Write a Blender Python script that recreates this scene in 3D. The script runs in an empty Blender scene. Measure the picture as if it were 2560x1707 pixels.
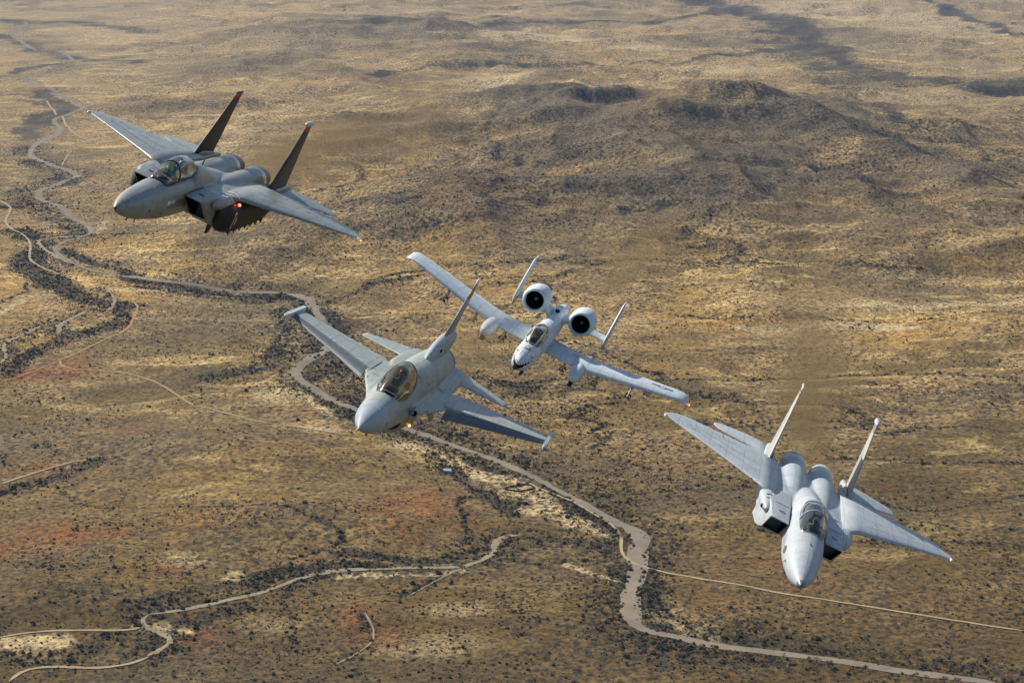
import bpy, bmesh, math, random
import numpy as np
from mathutils import Vector, Matrix
from mathutils.bvhtree import BVHTree
from mathutils.geometry import tessellate_polygon

scene = bpy.context.scene
C = scene.collection
rng = np.random.default_rng(7)
random.seed(7)
PI = math.pi

# ------------------------------------------------------------------ camera
FPX = 4550.0                      # focal length in pixels of the 2560 px wide photograph
H0 = 600.0                        # camera height over the valley floor
PITCH = math.radians(14.0)
cam_d = bpy.data.cameras.new('camera')
cam = bpy.data.objects.new('camera', cam_d)
C.objects.link(cam)
cam_d.sensor_width = 36.0
cam_d.lens = 36.0 * FPX / 2560.0
cam_d.clip_start = 0.5
cam_d.clip_end = 200000.0
cam.location = (0, 0, H0)
cam.rotation_euler = (PI/2 - PITCH, 0, 0)
scene.camera = cam
RIGHT = np.array([1.0, 0, 0])
DOWN = np.array([0, -math.sin(PITCH), -math.cos(PITCH)])
FWD = np.array([0, math.cos(PITCH), -math.sin(PITCH)])

# ------------------------------------------------------------------ light
SUN_DIR = Vector((-0.52, 0.52, 0.62)).normalized()    # towards the sun
world = bpy.data.worlds.new('World')
scene.world = world
world.use_nodes = True
wn = world.node_tree.nodes
bg = wn['Background']
sky = wn.new('ShaderNodeTexSky')
sky.sky_type = 'NISHITA'
sky.sun_disc = False
sky.sun_elevation = math.asin(SUN_DIR.z)
sky.sun_rotation = math.atan2(SUN_DIR.x, SUN_DIR.y)
sky.altitude = 1500
sky.dust_density = 2.0
bg.inputs['Strength'].default_value = 0.088
world.node_tree.links.new(sky.outputs[0], bg.inputs[0])
sun_d = bpy.data.lights.new('sun', 'SUN')
sun_d.energy = 5.0
sun_d.angle = math.radians(1.0)
sun_d.color = (1.0, 0.935, 0.81)
sun = bpy.data.objects.new('sun', sun_d)
C.objects.link(sun)
sun.rotation_euler = SUN_DIR.to_track_quat('Z', 'Y').to_euler()
vs = scene.view_settings
vs.view_transform = 'Standard'
vs.look = 'None'
vs.gamma = 1.0
vs.exposure = 0.26
vs.use_curve_mapping = False
scene.cycles.volume_bounces = 0
scene.cycles.max_bounces = 6
scene.cycles.transparent_max_bounces = 12

# ------------------------------------------------------------------ helpers
def tag(o, label=None, cat=None, group=None, kind=None):
    if label: o['label'] = label
    if cat: o['category'] = cat
    if group: o['group'] = group
    if kind: o['kind'] = kind
    return o

def mesh_from(name, verts, faces, smooth=True):
    me = bpy.data.meshes.new(name)
    me.from_pydata([tuple(map(float, v)) for v in verts], [], [tuple(int(i) for i in f) for f in faces])
    me.update()
    if smooth:
        me.polygons.foreach_set('use_smooth', [True]*len(me.polygons))
    return me

class MB:
    def __init__(self): self.v = []; self.f = []
    def add(self, v, f):
        b = len(self.v)
        self.v += [tuple(p) for p in v]
        self.f += [tuple(i+b for i in q) for q in f]
        return self
    def mesh(self, name, smooth=True, recalc=True):
        me = mesh_from(name, self.v, self.f, smooth)
        if recalc:
            bm = bmesh.new(); bm.from_mesh(me); bmesh.ops.recalc_face_normals(bm, faces=bm.faces[:]); bm.to_mesh(me); bm.free()
        return me
    def build(self, name, mat, parent=None, smooth=True, autosmooth=None):
        return put(name, self.mesh(name, smooth), mat, parent, autosmooth)

def put(name, me, mat, parent=None, autosmooth=None):
    if mat and not me.materials: me.materials.append(mat)
    o = bpy.data.objects.new(name, me)
    C.objects.link(o)
    if parent: o.parent = parent
    if autosmooth is not None:
        me.set_sharp_from_angle(angle=math.radians(autosmooth))
    return o

def sgnpow(c, p): return math.copysign(abs(c)**p, c)

def ring(x, w, ht, hb, zc=0.0, yc=0.0, n=2.0, nb=None, N=40):
    """closed cross-section in the y-z plane at station x (superellipse, own height above and below)"""
    nb = nb or n
    pts = []
    for i in range(N):
        t = 2*PI*i/N
        c, s = math.cos(t), math.sin(t)
        e = n if s >= 0 else nb
        pts.append((x, yc + w*sgnpow(c, 2/e), zc + (ht if s >= 0 else hb)*sgnpow(s, 2/e)))
    return pts

def loft(rings, cap=(True, True)):
    n = len(rings[0]); v = [p for r in rings for p in r]; f = []
    for k in range(len(rings)-1):
        a, b = k*n, (k+1)*n
        for i in range(n):
            j = (i+1) % n
            f.append((a+i, a+j, b+j, b+i))
    if cap[0]: f.append(tuple(range(n-1, -1, -1)))
    if cap[1]: f.append(tuple(range((len(rings)-1)*n, len(rings)*n)))
    return v, f

def interp(stations, step=0.12):
    """smooth (Catmull-Rom like, monotone) resampling of station tuples along x"""
    s = np.array(stations, float)
    xs = s[:, 0]
    n = max(2, int(abs(xs[-1]-xs[0])/step))
    q = np.linspace(xs[0], xs[-1], n)
    q = np.unique(np.concatenate([q, xs]))
    order = np.argsort(xs); xa = xs[order]; sa = s[order]
    out = [q]
    for c in range(1, s.shape[1]):
        y = sa[:, c]
        d = np.diff(y)/np.diff(xa)
        m = np.zeros(len(y)); m[0] = d[0]; m[-1] = d[-1]
        for i in range(1, len(y)-1):
            m[i] = 0 if d[i-1]*d[i] <= 0 else 2*d[i-1]*d[i]/(d[i-1]+d[i])
        k = np.clip(np.searchsorted(xa, q)-1, 0, len(xa)-2)
        h = xa[k+1]-xa[k]; t = (q-xa[k])/h
        out.append((2*t**3-3*t**2+1)*y[k] + (t**3-2*t**2+t)*h*m[k] + (-2*t**3+3*t**2)*y[k+1] + (t**3-t**2)*h*m[k+1])
    r = np.array(out).T
    return r[::-1] if xs[0] > xs[-1] else r

def body_rings(st, step=0.12, N=40, yc=0.0):
    """st: (x, w, ztop, zbot, zc, n)"""
    return [ring(x, w, zt-zc, zc-zb, zc, yc, n, N=N) for x, w, zt, zb, zc, n in interp(st, step)]

def foil(stations, normal=(0, 0, 1), NP=11, blunt_le=False):
    """lifting surface: stations (LE, TE, thickness) -> closed mesh"""
    nrm = np.array(normal, float)
    s = 0.5*(1-np.cos(np.linspace(0, PI, NP)))
    rings = []
    for le, te, t in stations:
        le = np.array(le, float); te = np.array(te, float)
        x = s
        y = 5*t*(0.2969*np.sqrt(x)-0.126*x-0.3516*x**2+0.2843*x**3-0.1036*x**4)
        y[-1] = max(y[-1], 0.003)
        if blunt_le: y[0] = t*0.42; y[1:3] = np.maximum(y[1:3], t*0.45)
        up = [le+(te-le)*a+nrm*b for a, b in zip(x, y)]
        dn = [le+(te-le)*a-nrm*b*0.8 for a, b in zip(x[::-1], y[::-1])]
        rings.append(up+dn[1:-1] if not blunt_le else up+dn)
    v, f = loft(rings)
    return v, f

def mir(stations):
    return [((a[0], -a[1], a[2]), (b[0], -b[1], b[2]), t) for a, b, t in stations]

def flipy(v, f):
    return [(p[0], -p[1], p[2]) for p in v], [tuple(reversed(q)) for q in f]

def box(x0, x1, y0, y1, z0, z1):
    v = [(x0,y0,z0),(x1,y0,z0),(x1,y1,z0),(x0,y1,z0),(x0,y0,z1),(x1,y0,z1),(x1,y1,z1),(x0,y1,z1)]
    f = [(0,3,2,1),(4,5,6,7),(0,1,5,4),(1,2,6,5),(2,3,7,6),(3,0,4,7)]
    return v, f

def tube(p0, p1, r0, r1=None, N=10, cap=(True, True)):
    r1 = r0 if r1 is None else r1
    a = Vector(p0); b = Vector(p1); d = (b-a).normalized()
    u = d.orthogonal().normalized(); w = d.cross(u)
    rs = []
    for p, r in ((a, r0), (b, r1)):
        rs.append([tuple(p+(u*math.cos(2*PI*i/N)+w*math.sin(2*PI*i/N))*r) for i in range(N)])
    return loft(rs, cap)

def spindle(x0, x1, yc, zc, r, N=14, nose=0.35, K=12, rz=None):
    """streamlined pod along x"""
    rs = []
    for k in range(K+1):
        t = k/K
        x = x0+(x1-x0)*t
        if t < nose: q = math.sqrt(max(0, 1-((nose-t)/nose)**2))
        elif t > 0.75: q = 1-0.75*((t-0.75)/0.25)**1.6
        else: q = 1
        q = max(q, 0.04)
        rs.append(ring(x, r*q, (rz or r)*q, (rz or r)*q, zc, yc, 2, N=N))
    return loft(rs)

def sphere(c, r, seg=16, rg=10, s=(1, 1, 1)):
    v = []; f = []
    for i in range(rg+1):
        a = PI*i/rg
        for j in range(seg):
            b = 2*PI*j/seg
            v.append((c[0]+r*s[0]*math.sin(a)*math.cos(b), c[1]+r*s[1]*math.sin(a)*math.sin(b), c[2]+r*s[2]*math.cos(a)))
    for i in range(rg):
        for j in range(seg):
            k = (j+1) % seg
            f.append((i*seg+j, (i+1)*seg+j, (i+1)*seg+k, i*seg+k))
    return v, f

def voxel_union(name, mb, voxel, smooth_it, mat, parent):
    """weld overlapping closed shapes into one continuous skin"""
    me = mb.mesh('tmp')
    o = bpy.data.objects.new('tmp', me); C.objects.link(o)
    m = o.modifiers.new('r', 'REMESH'); m.mode = 'VOXEL'; m.voxel_size = voxel; m.use_smooth_shade = True
    if smooth_it:
        s = o.modifiers.new('s', 'SMOOTH'); s.factor = 0.5; s.iterations = smooth_it
    dg = bpy.context.evaluated_depsgraph_get(); dg.update()
    new = bpy.data.meshes.new_from_object(o.evaluated_get(dg))
    bpy.data.objects.remove(o)
    new.name = name
    new.polygons.foreach_set('use_smooth', [True]*len(new.polygons))
    new.materials.clear()
    return put(name, new, mat, parent)

# ---- materials
def new_mat(name):
    m = bpy.data.materials.new(name); m.use_nodes = True
    nt = m.node_tree
    return m, nt, nt.nodes['Principled BSDF']

def N_(nt, typ, **kw):
    n = nt.nodes.new(typ)
    for k, v in kw.items():
        if k.startswith('i_'):
            n.inputs[int(k[2:]) if k[2:].isdigit() else k[2:]].default_value = v
        else: setattr(n, k, v)
    return n

def plain(name, col, rough=0.5, metal=0.0, emit=None, es=0, spec=0.5):
    m, nt, b = new_mat(name)
    b.inputs['Base Color'].default_value = (*col, 1)
    b.inputs['Roughness'].default_value = rough
    b.inputs['Metallic'].default_value = metal
    b.inputs['Specular IOR Level'].default_value = spec
    if emit:
        b.inputs['Emission Color'].default_value = (*emit, 1)
        b.inputs['Emission Strength'].default_value = es
    return m

def paint(name, col, rough=0.42, var=0.12, dirt=0.25, panel=0.8, dirtcol=(0.05, 0.05, 0.045), psize=(1.1, 0.75)):
    """weathered aircraft paint: patchy tone, dirt streaks running aft, fine panel joints"""
    m, nt, b = new_mat(name); L = nt.links.new
    tc = N_(nt, 'ShaderNodeTexCoord')
    n1 = N_(nt, 'ShaderNodeTexNoise'); n1.inputs['Scale'].default_value = 0.9; n1.inputs['Detail'].default_value = 6
    L(tc.outputs['Object'], n1.inputs['Vector'])
    mp = N_(nt, 'ShaderNodeMapping'); mp.inputs['Scale'].default_value = (0.7, 6, 6)
    L(tc.outputs['Object'], mp.inputs['Vector'])
    n2 = N_(nt, 'ShaderNodeTexNoise'); n2.inputs['Scale'].default_value = 1.3; n2.inputs['Detail'].default_value = 8
    n2.inputs['Roughness'].default_value = 0.65
    L(mp.outputs[0], n2.inputs['Vector'])
    r1 = N_(nt, 'ShaderNodeMapRange'); r1.inputs[1].default_value = 0.3; r1.inputs[2].default_value = 0.7
    r1.inputs[3].default_value = 1-var; r1.inputs[4].default_value = 1+var
    L(n1.outputs['Fac'], r1.inputs[0])
    hsv = N_(nt, 'ShaderNodeHueSaturation'); hsv.inputs['Color'].default_value = (*col, 1)
    L(r1.outputs[0], hsv.inputs['Value'])
    r2 = N_(nt, 'ShaderNodeMapRange'); r2.inputs[1].default_value = 0.46; r2.inputs[2].default_value = 0.72
    r2.inputs[3].default_value = 0; r2.inputs[4].default_value = dirt
    L(n2.outputs['Fac'], r2.inputs[0])
    mx = N_(nt, 'ShaderNodeMixRGB'); mx.inputs[2].default_value = (*dirtcol, 1)
    L(r2.outputs[0], mx.inputs[0]); L(hsv.outputs[0], mx.inputs[1])
    br = N_(nt, 'ShaderNodeTexBrick'); br.inputs['Scale'].default_value = 1.0
    br.inputs['Mortar Size'].default_value = 0.014; br.inputs['Mortar Smooth'].default_value = 0.2
    br.inputs['Brick Width'].default_value = psize[0]; br.inputs['Row Height'].default_value = psize[1]
    br.inputs['Color1'].default_value = (1, 1, 1, 1); br.inputs['Color2'].default_value = (0.95, 0.95, 0.95, 1)
    br.inputs['Mortar'].default_value = (1-panel*0.75,)*3+(1,)
    L(tc.outputs['Object'], br.inputs['Vector'])
    mu = N_(nt, 'ShaderNodeMixRGB', blend_type='MULTIPLY'); mu.inputs[0].default_value = 1
    L(mx.outputs[0], mu.inputs[1]); L(br.outputs['Color'], mu.inputs[2])
    L(mu.outputs[0], b.inputs['Base Color'])
    r3 = N_(nt, 'ShaderNodeMapRange'); r3.inputs[3].default_value = rough-0.08; r3.inputs[4].default_value = rough+0.14
    L(n2.outputs['Fac'], r3.inputs[0]); L(r3.outputs[0], b.inputs['Roughness'])
    return m

def glass(name, tint=(0.8, 0.85, 0.85), dens=0.25, refl=(1, 1, 1)):
    """canopy transparency: tinted see-through skin with a mirror-like coat"""
    m, nt, b = new_mat(name); L = nt.links.new
    nt.nodes.remove(b)
    out = nt.nodes['Material Output']
    tr = N_(nt, 'ShaderNodeBsdfTransparent'); tr.inputs[0].default_value = (*tint, 1)
    gl = N_(nt, 'ShaderNodeBsdfGlossy'); gl.inputs['Color'].default_value = (*refl, 1); gl.inputs['Roughness'].default_value = 0.10
    lw = N_(nt, 'ShaderNodeLayerWeight'); lw.inputs[0].default_value = 0.28
    mr = N_(nt, 'ShaderNodeMapRange'); mr.inputs[3].default_value = dens; mr.inputs[4].default_value = 0.95
    L(lw.outputs['Fresnel'], mr.inputs[0])
    mx = N_(nt, 'ShaderNodeMixShader')
    L(mr.outputs[0], mx.inputs[0]); L(tr.outputs[0], mx.inputs[1]); L(gl.outputs[0], mx.inputs[2])
    L(mx.outputs[0], out.inputs['Surface'])
    return m

M_BLACK = plain('duct_black', (0.008, 0.008, 0.009), 0.8, spec=0.1)
M_DARK = plain('cockpit_dark', (0.03, 0.032, 0.035), 0.6)
M_DECK = plain('cockpit_grey', (0.15, 0.155, 0.15), 0.7)
M_MARK_W = plain('marking_white', (0.88, 0.89, 0.89), 0.5)
M_MARK_D = plain('marking_dark', (0.06, 0.065, 0.075), 0.5)
M_MARK_R = plain('marking_red', (0.35, 0.03, 0.03), 0.5)
M_RED = plain('fin_red', (0.50, 0.055, 0.02), 0.5)
M_YEL = plain('fin_yellow', (0.55, 0.27, 0.03), 0.5)
M_LAMP = plain('lamp_red', (0.6, 0.05, 0.02), 0.3, emit=(1.0, 0.05, 0.015), es=3.5)
M_LAMPC = plain('lamp_core', (0.9, 0.3, 0.1), 0.3, emit=(1.0, 0.35, 0.08), es=6)
M_CLEAR = plain('lamp_clear', (0.85, 0.88, 0.9), 0.12, spec=0.8)
M_METAL = plain('nozzle_metal', (0.30, 0.26, 0.20), 0.38, 0.85)
M_NOZ = plain('nozzle_dark', (0.09, 0.085, 0.08), 0.4, 0.6)
M_SUIT = plain('flight_suit', (0.17, 0.20, 0.12), 0.85)
M_SKIN = plain('face_skin', (0.45, 0.28, 0.2), 0.6)
M_SEAT = plain('seat_grey', (0.08, 0.085, 0.09), 0.7)

P_E = paint('paint_gunship_grey', (0.27, 0.287, 0.27), 0.33, 0.10, 0.30, 0.6, dirtcol=(0.03, 0.03, 0.03))
P_C = paint('paint_light_ghost_grey', (0.46, 0.505, 0.54), 0.46, 0.10, 0.32, 0.45, dirtcol=(0.2, 0.2, 0.18))
P_C2 = paint('paint_ghost_grey_patch', (0.43, 0.475, 0.51), 0.46, 0.06, 0.22, 0.28, dirtcol=(0.2, 0.2, 0.18))
P_F = paint('paint_mid_grey', (0.35, 0.39, 0.365), 0.44, 0.08, 0.28, 0.5, dirtcol=(0.1, 0.1, 0.09))
P_F2 = paint('paint_radome_grey', (0.36, 0.41, 0.46), 0.38, 0.04, 0.1, 0.2)
P_FF_SHADE = paint('paint_flap_shaded', (0.12, 0.14, 0.16), 0.5, 0.08, 0.2, 0.3)  # body paint darkened for the flap, shade put into the colour
P_A = paint('paint_pale_blue_grey', (0.70, 0.77, 0.81), 0.48, 0.09, 0.30, 0.45, dirtcol=(0.2, 0.2, 0.19))
P_AW = paint('paint_pod_tan', (0.5, 0.47, 0.36), 0.5, 0.08, 0.2, 0.2)
P_OLV = paint('paint_intake_olive', (0.30, 0.31, 0.22), 0.5, 0.06, 0.2, 0.3)
P_CREAM = paint('paint_cream', (0.55, 0.53, 0.42), 0.5, 0.06, 0.2, 0.2)

# ---- decals: thin paint patches laid on the skin
def bvh_of(*objs):
    vs_, fs_ = [], []
    for o in objs:
        b = len(vs_)
        vs_ += [tuple(v.co) for v in o.data.vertices]
        fs_ += [tuple(i+b for i in p.vertices) for p in o.data.polygons]
    return BVHTree.FromPolygons(vs_, fs_)

def decal(name, bvh, polys, mat, parent, origin=(0, 0, 5), ux=(1, 0, 0), uy=(0, 1, 0), d=(0, 0, -1), off=0.008, maxe=0.12, label=None):
    """polys are drawn in the (ux, uy) plane through origin and thrown along d on the surface"""
    bm = bmesh.new()
    O = Vector(origin); X = Vector(ux); Y = Vector(uy); D = Vector(d).normalized()
    for poly in polys:
        vs3 = [Vector((p[0], p[1], 0)) for p in poly]
        bvs = [bm.verts.new(v) for v in vs3]
        for t in tessellate_polygon([vs3]):
            try: bm.faces.new([bvs[i] for i in t])
            except ValueError: pass
    for _ in range(5):
        es = [e for e in bm.edges if e.calc_length() > maxe]
        if not es: break
        bmesh.ops.subdivide_edges(bm, edges=es, cuts=1)
    bmesh.ops.triangulate(bm, faces=bm.faces[:])
    bad = []
    for v in bm.verts:
        p = O+X*v.co.x+Y*v.co.y
        hit, nrm, idx, dist = bvh.ray_cast(p, D)
        if hit is None: bad.append(v); continue
        v.co = hit-D*off*1.5+(nrm if nrm.dot(D) < 0 else -nrm)*off
    bmesh.ops.delete(bm, geom=bad, context='VERTS')
    me = bpy.data.meshes.new(name); bm.to_mesh(me); bm.free()
    o = put(name, me, mat, parent)
    if label: o['label'] = label
    return o

def line2(pts, w):
    """polyline -> quads of width w"""
    out = []
    for a, b in zip(pts[:-1], pts[1:]):
        a = np.array(a, float); b = np.array(b, float)
        t = (b-a)/np.linalg.norm(b-a); n = np.array([-t[1], t[0]])*w/2
        a2 = a-t*w*0.3; b2 = b+t*w*0.3
        out.append([tuple(a2-n), tuple(b2-n), tuple(b2+n), tuple(a2+n)])
    return out

def circ(cx, cy, r, n=20, r2=None):
    return [(cx+r*math.cos(2*PI*i/n), cy+(r2 or r)*math.sin(2*PI*i/n)) for i in range(n)]

def star(cx, cy, r, rot=0):
    return [(cx+(r if i % 2 == 0 else r*0.4)*math.cos(rot+PI*i/5), cy+(r if i % 2 == 0 else r*0.4)*math.sin(rot+PI*i/5)) for i in range(10)]

def annulus(cx, cy, r, w, n=24, k=1.0):
    return [[(cx+r*k*math.cos(a), cy+r*math.sin(a)), (cx+r*k*math.cos(b), cy+r*math.sin(b)), (cx+(r-w)*k*math.cos(b), cy+(r-w)*math.sin(b)), (cx+(r-w)*k*math.cos(a), cy+(r-w)*math.sin(a))]
            for a, b in ((2*PI*i/n, 2*PI*(i+1)/n) for i in range(n))]

def place(name, R, t, loc=(0, 0, 0)):
    """Empty at the airframe's origin; R, t: body axes and nose in the camera's frame"""
    R = np.array(R); t = np.array(t)
    W = np.stack([RIGHT, DOWN, FWD], 1)        # camera frame -> world
    Rw = W@R; tw = np.array([0, 0, H0])+W@t
    e = bpy.data.objects.new(name, None); C.objects.link(e)
    e.empty_display_size = 1
    e.matrix_world = Matrix([[*Rw[0], tw[0]], [*Rw[1], tw[1]], [*Rw[2], tw[2]], [0, 0, 0, 1]])
    return e

# ------------------------------------------------------------------ crew
def crew(root_craft, pos, helmet_col, label, visor=(0.02, 0.02, 0.025), lean=0.0):
    """seated airman, body one continuous skin; helmet, visor and mask are parts. pos = hip point in craft axes"""
    e = bpy.data.objects.new('person', None); C.objects.link(e)
    e.matrix_world = root_craft.matrix_world @ Matrix.Translation(pos)
    tag(e, label, 'person')
    pts = {'pel': (0, 0, 0, .15), 'wai': (-.02, 0, .2, .135), 'che': (-.03, 0, .4, .165), 'nek': (0, 0, .58, .06), 'hed': (.03, 0, .70, .085), 'top': (.03, 0, .80, .07)}
    ed = [('pel', 'wai'), ('wai', 'che'), ('che', 'nek'), ('nek', 'hed'), ('hed', 'top')]
    for s, k in ((1, 'l'), (-1, 'r')):
        pts.update({'sh'+k: (-.02, .19*s, .46, .075), 'el'+k: (.12, .25*s, .2, .05), 'wr'+k: (.36, .15*s, .22, .032), 'ha'+k: (.42, .13*s, .22, .03),
                    'hp'+k: (.05, .1*s, -.02, .1), 'kn'+k: (.5, .15*s, .1, .068), 'an'+k: (.85, .14*s, -.2, .045), 'to'+k: (1.02, .14*s, -.14, .035)})
        ed += [('che', 'sh'+k), ('sh'+k, 'el'+k), ('el'+k, 'wr'+k), ('wr'+k, 'ha'+k), ('pel', 'hp'+k), ('hp'+k, 'kn'+k), ('kn'+k, 'an'+k), ('an'+k, 'to'+k)]
        for q in range(4):
            nm = 'f%d%s' % (q, k); nm2 = 'g%d%s' % (q, k)
            pts[nm] = (.48, (.13+.018*(q-1.5))*s, .225, .009); pts[nm2] = (.515, (.13+.018*(q-1.5))*s, .20-.003*q, .008)
            ed += [('ha'+k, nm), (nm, nm2)]
        pts['th'+k] = (.44, .09*s, .235, .01); pts['ti'+k] = (.47, .085*s, .225, .009)
        ed += [('ha'+k, 'th'+k), ('th'+k, 'ti'+k)]
    keys = list(pts)
    me = bpy.data.meshes.new('tmp')
    me.from_pydata([pts[k][:3] for k in keys], [(keys.index(a), keys.index(b)) for a, b in ed], [])
    o = bpy.data.objects.new('tmp', me); C.objects.link(o)
    sk = o.modifiers.new('s', 'SKIN')
    for i, k in enumerate(keys):
        me.skin_vertices[0].data[i].radius = (pts[k][3], pts[k][3])
    me.skin_vertices[0].data[0].use_root = True
    sb = o.modifiers.new('b', 'SUBSURF'); sb.levels = 1
    dg = bpy.context.evaluated_depsgraph_get(); dg.update()
    new = bpy.data.meshes.new_from_object(o.evaluated_get(dg)); new.name = 'body'
    bpy.data.objects.remove(o); new.materials.clear()
    new.polygons.foreach_set('use_smooth', [True]*len(new.polygons))
    put('body', new, M_SUIT, e)
    hm = MB(); hm.add(*sphere((.015, 0, .76), .145, 20, 12, (1.05, .95, 1.0)))
    put('helmet', hm.mesh('helmet'), plain('helmet_paint', helmet_col, 0.35), e)
    vm = MB(); vm.add(*sphere((.07, 0, .745), .118, 16, 10, (1.0, .95, .62)))
    put('visor', vm.mesh('visor'), plain('visor_tint', visor, 0.1), e)
    mm = MB(); mm.add(*sphere((.15, 0, .655), .055, 12, 8, (1.1, .8, 1.1))); mm.add(*tube((.17, 0, .63), (.10, .06, .42), .018))
    put('oxygen_mask', mm.mesh('oxygen_mask'), M_DARK, e)
    return e

def ejection_seat(parent, x, z, y=0.0, mat=None):
    b = MB()
    b.add(*box(x-.22, x-.10, y-.22, y+.22, z-.1, z+.62))
    b.add(*box(x-.24, x-.06, y-.15, y+.15, z+.62, z+.86))
    b.add(*box(x-.10, x+.35, y-.22, y+.22, z-.14, z-.02))
    b.add(*tube((x-.17, y-.16, z+.6), (x-.17, y-.16, z+.92), .03)); b.add(*tube((x-.17, y+.16, z+.6), (x-.17, y+.16, z+.92), .03))
    return b.build('ejection_seat', mat or M_SEAT, parent, smooth=False)

def canopy_shell(st, N=25):
    """st: (x, halfwidth, zsill, height, n): upper half shells, open below"""
    rs = []
    for x, w, zs, h, n in interp(st, 0.08):
        w = max(w, .01); h = max(h, .005)
        rs.append([(x, w*sgnpow(math.cos(PI*i/(N-1)), 2/n), zs+h*sgnpow(math.sin(PI*i/(N-1)), 2/n)) for i in range(N)])
    v = [p for r in rs for p in r]; f = []
    for k in range(len(rs)-1):
        for i in range(N-1):
            a = k*N+i; f.append((a, a+1, a+N+1, a+N))
    return v, f, rs

def arch(r, rad, mb, K=6):
    """smooth tube swept along an open run of points"""
    P = [Vector(p) for p in r]; Q = [P[0]]
    for p in P[1:]:
        if (p-Q[-1]).length > rad*.8: Q.append(p)
    if len(Q) < 2: return
    u = None; rs = []
    for k, p in enumerate(Q):
        d = (Q[min(k+1, len(Q)-1)]-Q[max(k-1, 0)]).normalized()
        u = d.orthogonal().normalized() if u is None else (u-d*u.dot(d)).normalized()
        w = d.cross(u)
        rs.append([tuple(p+(u*math.cos(2*PI*i/K)+w*math.sin(2*PI*i/K))*rad) for i in range(K)])
    mb.add(*loft(rs))


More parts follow.
